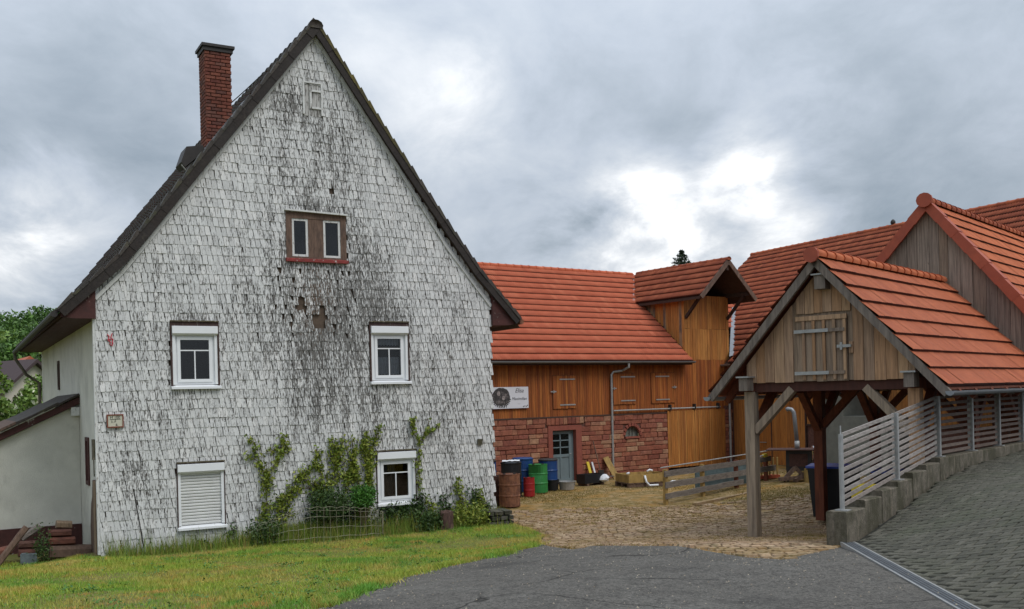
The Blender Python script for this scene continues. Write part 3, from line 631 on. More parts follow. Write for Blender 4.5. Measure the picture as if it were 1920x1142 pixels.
mb = MB(HF); mb.prism([(.05, -.2), (1.35, -.2), (1.45, .5), (1.25, 1.0), (1.05, 1.15), (.95, 1.5), (.28, 1.55), (.25, .6), (.1, .5)], -.018, -.004, 's'); mb.build('exposed_sill_timber', m_oldwood, house)
mb = MB(HF); mb.box(-.05, -.018, .32, .62, -.1, 1.5); mb.build('corner_plank', m_rawwood, house)
mb = MB(HF); mb.box(-.055, .0, -.01, .09, .1, 5.08); mb.build('corner_strip', m_whitepaint, house)
mb = MB(HF); mb.box(-.10, -.055, .04, .22, 1.95, 2.35); mb.tube([(-.08, .1, 1.95), (-.08, .1, 1.7), (-.06, .25, 1.62)], .012, 6); mb.build('cable_box', m_conc, house)
m_edge = mat('dirty_shaded_shingle_edge', [(.05, .047, .043), (.10, .095, .09)], .95)  # edge colour holds dirt and also the painted shade of the seams
# shingles: tapered clapboard shapes in courses
shv = []
for q in range(6):
    r = random.Random(q)
    wd_, L = .105, .27; j = lambda a: r.uniform(-a, a)
    sl_ = .022+j(.008); tip = .032+j(.01)
    k_ = .021+j(.008)
    out = [(0, L), (wd_, L), (wd_, .195), (wd_+k_*.9, .022+j(.006)), (wd_+k_-.010, .0+j(.004)), (.04+j(.008), -.002+j(.004)), (k_+.004, .004+j(.004)), (.0, .195)]
    yy = lambda z, x=0: -.006-.016*(1-z/L)+.004*x/wd_     # foot stands off the wall
    vs = [(x, yy(z, x), z) for x, z in out]+[(x, yy(z, x)+.018, z) for x, z in out]
    n = len(out); fs = [tuple(range(n))]+[(i, n+i, n+(i+1) % n, (i+1) % n) for i in range(n)]
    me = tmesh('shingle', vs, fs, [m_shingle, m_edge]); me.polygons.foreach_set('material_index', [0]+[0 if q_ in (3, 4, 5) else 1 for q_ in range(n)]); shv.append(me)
def gable_z(s):  # wall top at s
    pts = WT
    for (a, p), (b, q) in zip(pts, pts[1:]):
        if a <= s <= b: return p+(q-p)*(s-a)/(b-a)
    return 0
Ms = []; row = 0; z = -.06
while z < ZA:
    off = (row % 2)*.055+random.uniform(-.01, .01); s = -.02+off-.11
    while s < W8-.05:
        sc_ = s+.055; zc = z+.1; sl0 = s; s += .110
        lo_, hi_ = max(sl0, -.012), min(sl0+.110, W8+.012)
        if hi_-lo_ < .03 or zc > gable_z(min(max(sc_, .01), W8-.01))+.12: continue
        zb, zt2 = z, z+.27; bad = False
        for a, b, c, e in list(WINS.values())+[(4.28, 4.71, 9.15, 9.86)]:
            if a+.02 < sc_ < b-.02 and zb < e-.01 and zt2 > c+.02:
                if zb < c-.03: zt2 = c+.03
                elif zt2 > e+.05: zb = e-.0
                else: bad = True
        if bad or zt2-zb < .05: continue
        hole = ((sc_-4.13)**2/.012+(zc-5.0)**2/.03 < 1) or ((sc_-4.55)**2/.02+(zc-4.75)**2/.06 < 1)
        if hole and random.random() < .9: continue
        if random.random() < .0008: continue
        worn = abs(sc_-4.5) < .9 and 4.2 < zc < 5.9
        tilt = random.gauss(0, .016)+(random.choice((-.3, .25)) if (worn and random.random() < .3) else 0)
        o = HF.w(lo_+random.gauss(0, .002), random.uniform(-.006, .002), zb+random.gauss(0, .0035)+.012*math.sin(s*1.7+row*.3))
        R = Matrix.Rotation(tilt, 4, 'Y') @ Matrix.Rotation(random.gauss(0, .014), 4, 'X') @ Matrix.Diagonal((random.uniform(.93, 1.03)*(hi_-lo_)/.110, 1, 1.04*(zt2-zb)/.27, 1))
        Ms.append(Matrix.Translation(o) @ Matrix.Rotation(math.radians(HF.deg), 4, 'Z') @ R)
    z += .197; row += 1
scatter(house, 'shingle', shv, Ms, 300, 'shingle_field')
# vent hatch
m_hatchw = mat('flaking_hatch_paint', [(.42, .41, .39)], .85, (26, 26, 5), .3, .4, dirt=(((.07, .062, .055), (30, 30, 4), .50, .58, .85),))
hv = MB(HF); hv.box(4.28, 4.70, -.012, .01, 9.17, 9.88); hatch = hv.build('gable_hatch', m_hatchw, house)
for a, b, c, e in ((4.27, 4.72, 9.88, 9.91), (4.44, 4.70, 9.70, 9.74), (4.44, 4.70, 9.33, 9.37), (4.43, 4.47, 9.33, 9.74), (4.68, 4.72, 9.2, 9.88), (4.27, 4.31, 9.2, 9.88)):
    put('hatch_batten', m_whitepaint, HF, a, b, -.04, -.011, c, e, hatch)
# roof
def roofline(off):   # outer roof profile, list of (s,z)
    return [(-.66, 4.84), (.45, 5.88), (1.04, 6.62), (2.13, 8.04), (SA, 11.16), (6.25, 8.80), (7.75, 6.79), (8.42, 5.93), (9.48, 4.82)]
RP = roofline(0); t = .13
under = [(s_, z_-t*1.5) for s_, z_ in RP]
mb = MB(HF)
for i in range(8):
    mb.L([(RP[i][0], -.16, RP[i][1]-.05), (RP[i+1][0], -.16, RP[i+1][1]-.05), (RP[i+1][0], DH+.2, RP[i+1][1]-.05), (RP[i][0], DH+.2, RP[i][1]-.05)], [(0, 1, 2, 3)])
    mb.L([(under[i][0], -.16, under[i][1]), (under[i+1][0], -.16, under[i+1][1]), (under[i+1][0], DH+.2, under[i+1][1]), (under[i][0], DH+.2, under[i][1])], [(0, 1, 2, 3)])
rf = mb.build('roof', m_darkwood, house)
for i in range(8):   # tiles on every slope segment
    left = i < 4; a, b = (RP[i], RP[i+1]) if left else (RP[i+1], RP[i])
    ups = (HF.u*(b[0]-a[0])+Vector((0, 0, b[1]-a[1]))); Ln = ups.length; ups.normalize(); nc = max(1, round(Ln/.33)); ex = Ln/nc
    me = wave_tile(m_slate, .3, ex*1.12, 1, .03, .022, 'roof_tile', 4)
    roof_tiles(house if False else rf, HF, HF.w(a[0], -.12, a[1]-.03), HF.v, ups, 44, nc, .3, ex, me, limit=100 if left else 0, name='roof_tile')
# verge slates / verge tiles along the front edge
for i in range(8):
    a, b = RP[i], RP[i+1]; d_ = Vector((b[0]-a[0], b[1]-a[1])); Ln = d_.length; d_.normalize(); nv = Vector((-d_.y, d_.x)); nc = max(1, round(Ln/(.34))); ex = Ln/nc; left = i < 4
    for k in range(nc):
        p0 = Vector(a)+d_*(k*ex); p1 = Vector(a)+d_*((k+1)*ex+(.04 if left else .0)); 
        if not left: p0 = p0-d_*.0
        st = .045
        # board face hanging over the gable
        mb = MB(HF); lo = .15
        q0, q1 = (p0-nv*lo, p1-nv*lo); u0 = p0+nv*(.0 if left else st); u1 = p1+nv*(st if left else .0)
        if not left: u0, u1 = p0+nv*.06, p1+nv*.015
        else: u0, u1 = p0+nv*.015, p1+nv*.06
        mb.prism([tuple(q0), tuple(q1), tuple(u1), tuple(u0)], -.17-random.uniform(0, .008)-.006*(k % 2), -.13)
        mb.build('verge_board', m_vslate, rf)
        # cap tile on top
        if True:
            mb = MB(HF); c0, c1 = p0+nv*.02, p1+nv*.02
            mb.prism([tuple(c0), tuple(c1), tuple(c1+nv*(.085 if left else .03)), tuple(c0+nv*(.03 if left else .085))] if left else [tuple(c0-nv*.03), tuple(c1-nv*.03), tuple(c1+nv*.025), tuple(c0+nv*.06)], -.19, .12)
            mb.build('verge_tile', m_mossy if (not left and (i == 4 or (i == 5 and k < 2))) else m_slate, rf)
ridge_caps(rf, HF.w(SA, -.2, 11.10), HF.w(SA, DH, 11.10), .14, .38, m_slate)
mb = MB(HF); 
for (a, b) in zip([(q[0], q[1]-.03) for q in WT], [(q[0], q[1]-.03) for q in WT[1:]]):
    mb.beam((a[0], -.035, a[1]), (b[0], -.035, b[1]), .03, .07, (0, 0, 1) )
mb.build('gable_trim', m_whitepaint, house)
# eave boxes
for nm, poly in (('eave_box', [(0.0, 4.70), (-.40, 4.70), (-.62, 4.72), (-.64, 4.80), (-.05, 5.28), (0.0, 5.30)]), ('eave_box', [(W8, 4.68), (W8, 5.40), (8.85, 5.30), (9.44, 4.78), (9.42, 4.72), (9.2, 4.69)])):
    mb = MB(HF); mb.prism(poly, -.10, DH); mb.build(nm, m_maroon, rf)
for s_ in (-.74, 9.54):
    mb = MB(HF); mb.tube([(s_, -.12, 4.78), (s_, DH+.1, 4.70)], .065, 10); g_ = mb.build('gutter', m_iron if s_ < 0 else m_rust, rf)
mb = MB(HF); mb.tube([(-.74, DH-.1, 4.66), (-.74, DH-.15, 4.5), (-.45, DH-.3, 4.0), (-.1, DH-.3, 3.75), (-.1, DH-.3, .2)], .05, 8); mb.build('downpipe', m_conc, rf)
# chimney with individual bricks
chm = thing('x', None, None, TF(HF, 2.78, 1.85, 0)); bpy.data.objects.remove(chm)
mb = MB(HF); c0, c1, e0_, e1_, zt = 2.56, 3.14, 1.5, 2.05, 10.80
mb.box(c0+.03, c1-.03, e0_+.03, e1_-.03, 7.6, zt); chim = mb.build('chimney', m_mortar, rf)
bm_ = stone_variants(m_brick, 4, .02, 'brick')
def wallbricks(p, ux, out, L, z0, z1, bl, bh, parent, me, off=0.):
    k = 0; z = z0
    while z < z1-.01:
        x = -(k % 2)*bl/2
        while x < L-.01:
            a, b = max(0, x), min(L, x+bl-.008)
            if b-a > .02: link('brick', random.choice(me), basis(p+ux*a+Vector((0, 0, z)), ux*(b-a), out*.042, Vector((0, 0, bh-.008))), parent)
            x += bl
        z += bh; k += 1
zs = 8.55
wallbricks(HF.w(c0, e0_+.03, 0), HF.u, -HF.v, c1-c0, 8.62, zt-.02, .23, .078, chim, bm_)
wallbricks(HF.w(c0+.03, e1_, 0), -HF.v, -HF.u, e1_-e0_, 8.3, zt-.02, .217, .078, chim, bm_)
mb = MB(HF); mb.box(c0-.035, c1+.035, e0_-.035, e1_+.035, zt, zt+.09); mb.box(c0-.07, c1+.07, e0_-.07, e1_+.07, zt+.09, zt+.15); mb.build('chimney_cap', m_iron, chim)
def lz(s): return 8.04+(s-2.13)*(11.16-8.04)/(SA-2.13) if s > 2.13 else 8.04-(2.13-s)*1.30
mb = MB(HF); mb.prism([(c0-.35, lz(c0-.35)+.03), (c1+.25, lz(c1+.25)+.03), (c1+.2, lz(c1+.2)+.12), (c0-.35, lz(c0-.35)+.10)], 1.05, e0_-.01); mb.build('lead_flashing', m_lead, chim)
mb = MB(HF); mb.tube([(c1+.02, 1.7, 9.75), (c1+.3, 1.5, 10.02), (c1+.62, 1.3, 10.35)], .012, 5); mb.build('stay_wire', m_iron, chim)
mb = MB(HF)   # roof hatch standing open below the chimney
mb.prism([(1.98, 8.06), (2.42, 8.46), (2.36, 8.56), (2.02, 8.50), (1.90, 8.16)], 1.0, 1.6); hh = mb.build('roof_hatch', m_iron, rf)
mb = MB(HF); mb.tube([(1.90, 1.0, 8.10), (2.02, 1.0, 7.96), (2.15, 1.0, 8.1)], .015, 5); mb.build('hatch_stay', m_zincm, hh)
# windows
m_oldtrim = mat('old_dark_window_trim', [(.055, .03, .025)], .8, (20, 20, 4), .4, .4, dirt=(((.30, .28, .25), (20, 20, 5), .60, .66, .7),))
m_mossledge = mat('mossy_ledge', [(.10, .085, .05)], .95, (18, 18, 18), .5, .5, dirt=(((.34, .32, .28), (12, 12, 12), .55, .62, .7),))
def upvc(name, s0, s1, z0, z1, kind, label=None):
    """modern white window with a roller-shutter box in an old dark frame"""
    mb = MB(HF); low = kind in ('shut', 'sheer'); t = .02 if low else .038
    mb.box(s0, s0+t, -.045, .02, z0+.06, z1); mb.box(s1-t, s1, -.045, .02, z0+.06, z1); mb.box(s0+t, s1-t, -.045, .02, z1-(.03 if low else .09), z1)
    win = mb.build(name, m_oldtrim, house, label=label); I0, I1 = s0+t, s1-t
    tp = z1-(.035 if low else .10)
    mb = MB(HF); mb.box(s0-.0, s1+.0, -.08, -.03, z1, z1+.025); mb.build('drip_ledge', m_mossledge, win)
    mb = MB(HF); bz = tp-.16
    mb.prism([(-.10, bz+.02), (-.10, tp), (-.04, tp+.015), (.08, tp+.015), (.08, bz), (-.04, bz-.02)], I0-.005, I1+.005, 's'); mb.build('shutter_box', m_pvc, win)
    for a, b in ((I0, I0+.055), (I1-.055, I1)):
        mb = MB(HF); mb.box(a, b, -.035, .06, z0+.09, bz-.02); mb.build('shutter_guide', m_pvc, win)
    mb = MB(HF); mb.prism([(-.10, z0+.0), (-.10, z0+.045), (.06, z0+.09), (.06, z0+.0)], s0-.0, s1+.02, 's'); mb.build('sill', m_pvc, win)
    f0, f1, g0, g1 = I0+.055, I1-.055, z0+.09, bz-.0
    if kind == 'shut':
        n = 17; h = (g1-g0-.01)/n
        for k in range(n):
            mb = MB(HF); z_ = g0+k*h; mb.prism([(.03, z_+.002), (.012, z_+h*.3), (.012, z_+h*.75), (.03, z_+h-.003)], f0, f1, 's'); mb.build('shutter_slat', m_shut, win)
        return win
    fr_ = frame_box('casing', HF, f0, f1, g0, g1, .05, .02, .09, m_pvc, win)
    sa = frame_box('sash', HF, f0+.045, f1-.045, g0+.05, g1-.045, .062, -.005, .05, m_pvc, win)
    a, b, c, e = f0+.107, f1-.107, g0+.112, g1-.107; zb = e-(e-c)*.27
    mb = MB(HF); mb.box(a, b, .005, .03, zb-.012, zb+.012); mb.build('glazing_bar', m_pvc, sa)
    mb = MB(HF); mb.box((a+b)/2-.012, (a+b)/2+.012, .005, .03, c, zb-.012); mb.build('glazing_bar', m_pvc, sa)
    for x0, x1, y0, y1 in ((a, b, zb+.012, e), (a, (a+b)/2-.012, c, zb-.012), ((a+b)/2+.012, b, c, zb-.012)):
        mb = MB(HF); mb.box(x0, x1, .016, .022, y0, y1); mb.build('pane', m_glass, sa)
    if kind == 'lace':
        mb = MB(HF); N = 24; H2 = c+(e-c)*.50
        def cur(zt_, zb_, dd, scal):
            vs = []
            for k in range(N+1):
                s_ = a+(b-a)*k/N; dz = dd+.012*math.sin(k*2.2)
                vs += [(s_, dz, zt_), (s_, dz, zb_+(.018*abs(math.sin(k*PI/3)) if scal else 0))]
            mb.L(vs, [(2*k, 2*k+2, 2*k+3, 2*k+1) for k in range(N)])
        cur(H2, c+.01, .12, True); cur(e, e-.15, .12, True); mb.build('curtain', m_curtain, win)
    if kind == 'sheer':
        mb = MB(HF); mb.L([(a+(b-a)*k/12*.55, .14+.01*(k % 2), z_) for k in range(13) for z_ in (c, e)], [(2*k, 2*k+2, 2*k+3, 2*k+1) for k in range(12)]); mb.build('curtain', mat('dim_curtain', [(.07, .075, .07)], .9), win)
    return win
upvc('window', *WINS['ul'], 'plain', 'white upper window with dark empty panes')
upvc('window', *WINS['ur'], 'lace', 'white upper window with lace curtains')
upvc('window', *WINS['ll'], 'shut', 'lower window closed by a roller shutter')
upvc('window', *WINS['lr'], 'sheer', 'white lower window among creepers')
# attic window: two small casements in a brown frame
s0, s1, z0, z1 = WINS['att']
mb = MB(HF); mb.box(s0, s1, -.03, .10, z1-.13, z1); mb.box(s0, s0+.13, -.03, .10, z0+.12, z1-.13); mb.box(s1-.13, s1, -.03, .10, z0+.12, z1-.13)
mb.box(4.32, 4.66, -.02, .10, z0+.12, z1-.13); mb.box(s0, s1, -.03, .10, z0+.07, z0+.12)
att = mb.build('attic_window', m_oldwood, house, label='old twin casement window in a brown frame')
for a, b in ((s0+.13, 4.32), (4.66, s1-.13)):
    fr_ = frame_box('casement', HF, a, b, z0+.12, z1-.13, .05, -.01, .04, m_whitepaint, att)
    mb = MB(HF); mb.box(a+.05, b-.05, .01, .016, z0+.17, z1-.18); mb.build('pane', m_glass, fr_)
mb = MB(HF); mb.prism([(-.10, z0), (-.10, z0+.06), (.0, z0+.09), (.0, z0)], s0-.02, s1+.02, 's'); mb.build('sill', m_red, att)
mb = MB(HF); mb.beam((s0-.02, -.06, z1+.035), (s1+.02, -.06, z1+.0), .08, .035); mb.build('drip_board', m_whitepaint, att)
# painted mark on the shingles (print)
mb = MB(HF)
for pts in ([(.20, 4.40), (.24, 4.36), (.22, 4.28), (.27, 4.24)], [(.30, 4.42), (.27, 4.34), (.31, 4.30), (.29, 4.22)], [(.21, 4.30), (.28, 4.30)], [(.24, 4.22), (.29, 4.17), (.31, 4.24)]):
    mb.tube([(a, -.034, z) for a, z in pts], .011, 5)
mb.build('painted_mark', m_redmark, house)
def text(s, size, F, s_, d, z, m_, parent, name='lettering', shear=0., ext=.002, sx=1.):
    cv = bpy.data.curves.new(name, 'FONT'); cv.body = s; cv.size = size; cv.shear = shear; cv.extrude = ext; cv.align_x = 'CENTER'; cv.resolution_u = 3
    to = bpy.data.objects.new('t', cv); COL.objects.link(to); dg = bpy.context.evaluated_depsgraph_get(); me = bpy.data.meshes.new_from_object(to.evaluated_get(dg)); bpy.data.objects.remove(to); bpy.data.curves.remove(cv)
    me.name = name; me.materials.clear(); me.materials.append(m_)
    return link(name, me, basis(F.w(s_, d, z), F.u*sx, Vector((0, 0, 1)), -F.v), parent)
pl = thing('hydrant_sign', 'small cream sign reading H100 in a rusty frame on the white shingles', 'sign', TF(HF, .31, -.05, 2.70))
mb = MB(HF); mb.box(.17, .45, -.055, -.035, 2.585, 2.815); mb.build('sign_plate', m_plaque, pl)
frame_box('rim', HF, .155, .465, 2.57, 2.83, .022, -.07, -.03, m_plrim, pl)
text('H 100', .075, HF, .31, -.057, 2.745, m_ink, pl); text('3,1', .065, HF, .27, -.057, 2.665, m_ink, pl); text('8,', .065, HF, .34, -.057, 2.602, m_ink, pl)
mb = MB(HF); mb.box(.21, .41, -.059, -.056, 2.728, 2.737); mb.box(.312, .32, -.059, -.056, 2.675, 2.728); mb.build('printed_tee', m_ink, pl)
mb = MB(HF); mb.box(8.30, 8.42, -.07, -.03, 1.86, 2.0); mb.build('small_vent', m_conc, house)
# lean-to annexe
an = thing('lean_to', 'low plastered lean-to with a worn tarred roof against the left side of the white house', 'outbuilding', TF(HF, 0, 3.15, 0))
def az(s): return 3.05+s*.475
mb = MB(HF); mb.prism([(-7, -.4), (-.005, -.4), (-.005, az(0)), (-7, az(-7))], 3.15, 8.0); mb.build('wall', m_plaster, an)
mb = MB(HF); mb.prism([(-7, az(-7)+.02), (.0, az(0)+.02), (.0, az(0)+.17), (-7, az(-7)+.17)], 3.0, 3.12); mb.build('barge_board', m_maroon, an)
mb = MB(HF); mb.prism([(-7, az(-7)+.17), (-.5, az(-.5)+.17), (-.5, az(-.5)+.24), (-7, az(-7)+.24)], 2.98, 3.1); mb.build('barge_board', m_whitepaint, an)
for k in range(4):
    s_b = -.02-k*.42; pa = (s_b, az(s_b)+.2+.02*(k % 2)); 
    mb = MB(HF); mb.prism([(s_b-1.4*(1 if k == 3 else .5)-(3.5 if k == 3 else 0), az(s_b-1.4*(1 if k == 3 else .5)-(3.5 if k == 3 else 0))+.19), pa, (s_b, pa[1]+.05), (s_b-1.4*(1 if k == 3 else .5)-(3.5 if k == 3 else 0), az(s_b-1.4*(1 if k == 3 else .5)-(3.5 if k == 3 else 0))+.225+.02*k)], 2.93-.01*k, 8)
    mb.build('roofing_sheet', m_slate if k < 3 else m_oldwood, an)
mb = MB(HF); mb.box(-.18, -.006, 3.02, 3.14, az(0)-.25, az(0)-.06); mb.build('purlin_end', m_whitepaint, an)
mb = MB(HF); mb.box(-7, -.01, 3.10, 3.148, -.3, .40); mb.build('plinth', m_maroon, an)
# ================================================================== LONG BARN (A)
barnA = thing('long_barn', 'long orange-roofed barn with larch boarding above red sandstone and a gabled hoist dormer', 'barn', AF.M)
def boards(parent, F, s0, s1, zf0, zf1, w, m_, d=0., th=.022, name='board', skip=None, jw=.25, batten=False, dj=.008, slant=None):
    s = s0
    while s < s1-.01:
        ww = min(w*random.uniform(1-jw, 1+jw), s1-s)
        c = s+ww/2; a = zf0(c) if callable(zf0) else zf0; b = zf1(c) if callable(zf1) else zf1
        if callable(zf1): b = min(zf1(s), zf1(s+ww))+.05
        if b-a > (-.2 if slant else .05) and not (skip and skip(c)):
            q = random.uniform(0, dj)
            if slant:
                x0, x1 = s+.004, s+ww-.004; pk = slant if x0 < slant < x1 else None; a -= random.uniform(-.008, .008)
                mb = MB(F); mb.prism([(x0, a), (x1, a), (x1, max(a+.01, zf1(x1)))]+([(pk, zf1(pk))] if pk else [])+[(x0, max(a+.01, zf1(x0)))], d-th-q, d); mb.build(name, m_, parent)
            else: put(name, m_, F, s+.004, s+ww-.004, d-th-q, d, a+random.uniform(-.008, .008), b, parent)
        s += ww
AW0, AW1 = -5.5, 8.55
mb = MB(AF); arch = [(3.2+.33*math.cos(t_*PI/12), 1.42+.34*math.sin(t_*PI/12)) for t_ in range(13)]
loops = [[Vector((a, b, 0)) for a, b in ((AW0, -.3), (5.0, -.3), (5.0, 2.25), (AW0, 2.25))], [Vector((-.5, -.02, 0)), Vector((-.5, 1.77, 0)), Vector((.53, 1.77, 0)), Vector((.53, -.02, 0))], [Vector((a, b, 0)) for a, b in arch[::-1]]]
fl = [p for lp in loops for p in lp]; mb.L([(p.x, .0, p.y) for p in fl], [tuple(t_) for t_ in tessellate_polygon(loops)])
mb.box(8.1, AW1, 0, .2, -.3, 2.4)
wA = mb.build('stone_wall', m_joint, barnA)
mb = MB(AF); mb.box(AW0, AW1, .03, .10, 2.2, 4.25); mb.box(5.0, 8.1, .06, .12, -.2, 2.3); mb.build('board_wall', m_darkwood, barnA)
sv = stone_variants(m_stone, 8, .07, 'stone')
z = -.05; k = 0
def stones(F, s0, s1, z0, z1, parent, blocked, hmin=.12, hmax=.2, lmin=.2, lmax=.62, dout=.045):
    z = z0
    while z < z1-.03:
        h = min(random.uniform(hmin, hmax), z1-z)
        if z1-z-h < .07: h = z1-z
        s = s0-random.uniform(0, .3)
        while s < s1:
            L = random.uniform(lmin, lmax); a, b = max(s, s0), min(s+L, s1)
            segs = [(a, b)]
            for (p, q, y0, y1) in blocked:
                if z+h > y0+.02 and z < y1-.02:
                    ns = []
                    for a_, b_ in segs:
                        if b_ <= p or a_ >= q: ns.append((a_, b_)); continue
                        if a_ < p-.04: ns.append((a_, p))
                        if b_ > q+.04: ns.append((q, b_))
                    segs = ns
            for a_, b_ in segs:
                if b_-a_ > .05:
                    link('stone', random.choice(sv), basis(F.w(a_+.006, 0, z+.005), F.u*(b_-a_-.012), -F.v*(dout*random.uniform(.6, 1.25)), Vector((0, 0, h-.012))), parent)
            s += L
        z += h
stones(AF, -3.4, 5.0, -.08, 2.22, wA, [(-.68, .78, -1, 1.93), (-.75, .95, 1.93, 2.3), (2.78, 3.62, 1.36, 1.86)])
stones(AF, 8.1, 8.55, -.05, 2.25, wA, [], lmin=.2, lmax=.4)
for k in range(9):   # tan voussoirs over the door
    s_ = -.74+k*.185; link('stone', sv[k % 8], basis(AF.w(s_+.006, 0, 1.95+.002*k), AF.u*.172+Vector((0, 0, .02*(k-4)*.3)), -AF.v*.05, Vector((0, 0, .26))), wA)
for k in range(9):   # arch stones of the little lunette
    t_ = k*PI/9; M = basis(AF.w(3.2+.34*math.cos(t_), 0, 1.44+.34*math.sin(t_)), (-AF.u*math.sin(t_)+Vector((0, 0, math.cos(t_))))*.115, -AF.v*.06, -(AF.u*math.cos(t_)+Vector((0, 0, math.sin(t_))))*-.12)
    link('arch_stone', stone_variants(m_lintel, 1, .02, 'arch_stone')[0] if k == 0 else bpy.data.meshes['arch_stone'], M, wA)
mb = MB(AF); mb.box(2.84, 3.56, -.07, .0, 1.35, 1.42); mb.build('lunette_sill', m_lintel, wA)
mb = MB(AF); mb.box(2.8, 3.6, .10, .13, 1.3, 1.8); lun = mb.build('lunette_window', m_concG, barnA)
mb = MB(AF); mb.tube([(3.14, .06, 1.44), (3.14, .06, 1.72)], .012, 6); mb.tube([(3.28, .06, 1.44), (3.28, .06, 1.72)], .012, 6); mb.build('bar', m_iron, lun)
# stone door surround and door
for nm, a, b, c, e in (('door_jamb', -.69, -.5, -.05, 1.77), ('door_jamb', .53, .78, -.05, 1.77), ('door_lintel', -.69, .78, 1.77, 1.93), ('door_step', -.6, .7, -.12, -.0)):
    put(nm, m_lintel, AF, a, b, -.07 if nm != 'door_step' else -.3, .16, c, e, wA)
mb = MB(AF); mb.box(-.5, .53, .30, .34, 0, 1.77); mb.build('doorway_back', m_room, barnA)
mb = MB(AF); mb.box(-.5, -.44, .06, .12, 0, 1.74); mb.box(.30, .38, .06, .12, 0, 1.74); mb.box(-.44, .30, .06, .12, 1.64, 1.74); mb.box(-.44, .30, .06, .12, 0, .10); mb.box(-.44, .30, .06, .12, .84, .94); mb.box(-.10, -.04, .06, .12, .1, .84)
mb.box(-.09, -.05, .07, .11, .94, 1.64); mb.box(-.44, .30, .07, .11, 1.16, 1.195); mb.box(-.44, .30, .07, .11, 1.40, 1.435)
dr = mb.build('door', m_door, barnA)
mb = MB(AF); mb.box(-.44, -.10, .085, .10, .1, .84); mb.box(-.04, .30, .085, .10, .1, .84); mb.build('door_panel', m_door, dr)
mb = MB(AF); mb.box(.40, .53, .10, .15, 0, 1.77); mb.build('door_side_board', m_door, dr)
for a, b in ((-.44, -.09), (-.05, .30)):
    for c, e in ((.94, 1.16), (1.195, 1.40), (1.435, 1.64)):
        mb = MB(AF); mb.box(a, b, .088, .094, c, e); mb.build('pane', m_glass, dr)
mb = MB(AF); mb.tube([(.34, .05, .95), (.34, .0, .95), (.27, .0, .95)], .012, 6); mb.build('handle', m_zincm, dr)
# boarding
HT = [(-.42, .62, 2.50, 3.66), (2.33, 3.42, 2.58, 3.72), (4.20, 5.42, 2.58, 3.72)]
def inh(c): return any(a < c < b for a, b, _, _ in HT)
boards(barnA, AF, -3.3, 8.5, lambda c: 2.24 if not inh(c) else [h[2] for h in HT if h[0] < c < h[1]][0]-.26 if False else 2.24, 4.2, .095, m_woodA, d=.03)
for k, (a, b, c, e) in enumerate(HT):
    mb = MB(AF); mb.box(a, b, -.012, .012, c, e); h_ = mb.build('hatch', m_darkwood, barnA)
    boards(h_, AF, a, b, c+.01, e-.01, .10, m_woodA, d=-.012, th=.016)
    la, lb = ((a+.30, a+.98) if k == 0 else (a+.36, a+1.06) if k == 1 else (a+.22, a+.92))
    for z_ in (c+.14, e-.14): put('strap_hinge', m_zincm, AF, la, lb, -.048, -.038, z_-.022, z_+.022, h_)
    lx = a-.10 if k < 2 else b-.16; zc = (c+e)/2+.02
    put('latch', m_zincm, AF, lx, lx+.24, -.05, -.04, zc-.02, zc+.02, h_); put('latch', m_zincm, AF, lx+.10, lx+.14, -.07, -.05, zc-.05, zc+.05, h_)
# sliding door with its rail
mb = MB(AF); mb.box(4.97, 8.1, -.04, -.005, .18, 2.28); sd = mb.build('sliding_door', m_darkwood, barnA)
boards(sd, AF, 4.97, 8.1, .16, 2.29, .10, m_woodD, d=-.04)
mb = MB(AF); mb.tube([(2.27, -.09, 2.37), (7.8, -.09, 2.37)], .028, 8); rl = mb.build('door_rail', m_zincm, barnA)
for s_ in (5.1, 6.4, 7.7): put('rail_bracket', m_iron, AF, s_-.03, s_+.03, -.13, 0, 2.30, 2.52, rl)
put('sill_board', m_darkwood, AF, -3.3, 5.0, -.05, .03, 2.20, 2.245, barnA)
# gutter and downpipes
def half_gutter(mb, p, q, r):
    p = Vector(p); q = Vector(q); t_ = (q-p).normalized(); x = t_.cross(Vector((0, 0, 1))).normalized(); seg = 8
    vs = [a+x*rr*math.cos(PI+PI*k/seg)+Vector((0, 0, rr*math.sin(PI+PI*k/seg))) for a in (p, q) for rr in (r, r*.9) for k in range(seg+1)]
    n = seg+1; fs = []
    for k in range(seg): fs += [(k, k+1, 2*n+k+1, 2*n+k), (n+k, 3*n+k, 3*n+k+1, n+k+1)]
    fs += [(0, 2*n, 3*n, n), (seg, n+seg, 3*n+seg, 2*n+seg), tuple(range(n)), tuple(range(2*n, 3*n))]
    mb.add(vs, fs)
mb = MB(AF); half_gutter(mb, AF.w(-5, -.42, 4.13), AF.w(6.1, -.42, 4.13), .075); gt = mb.build('gutter', m_lead, barnA)
mb = MB(AF); mb.tube([(2.75, -.42, 4.05), (2.75, -.42, 3.92), (2.68, -.2, 3.82)], .045, 8); mb.tube([(2.68, -.15, 3.80), (2.32, -.07, 3.76), (2.22, -.07, 3.66), (2.20, -.07, .12), (2.26, -.2, .04)], .042, 8); mb.build('downpipe', m_zincm, barnA)
mb = MB(AF); mb.tube([(8.33, -.1, 4.0), (8.33, -.1, .1)], .045, 8); mb.build('downpipe', m_zincm, barnA)
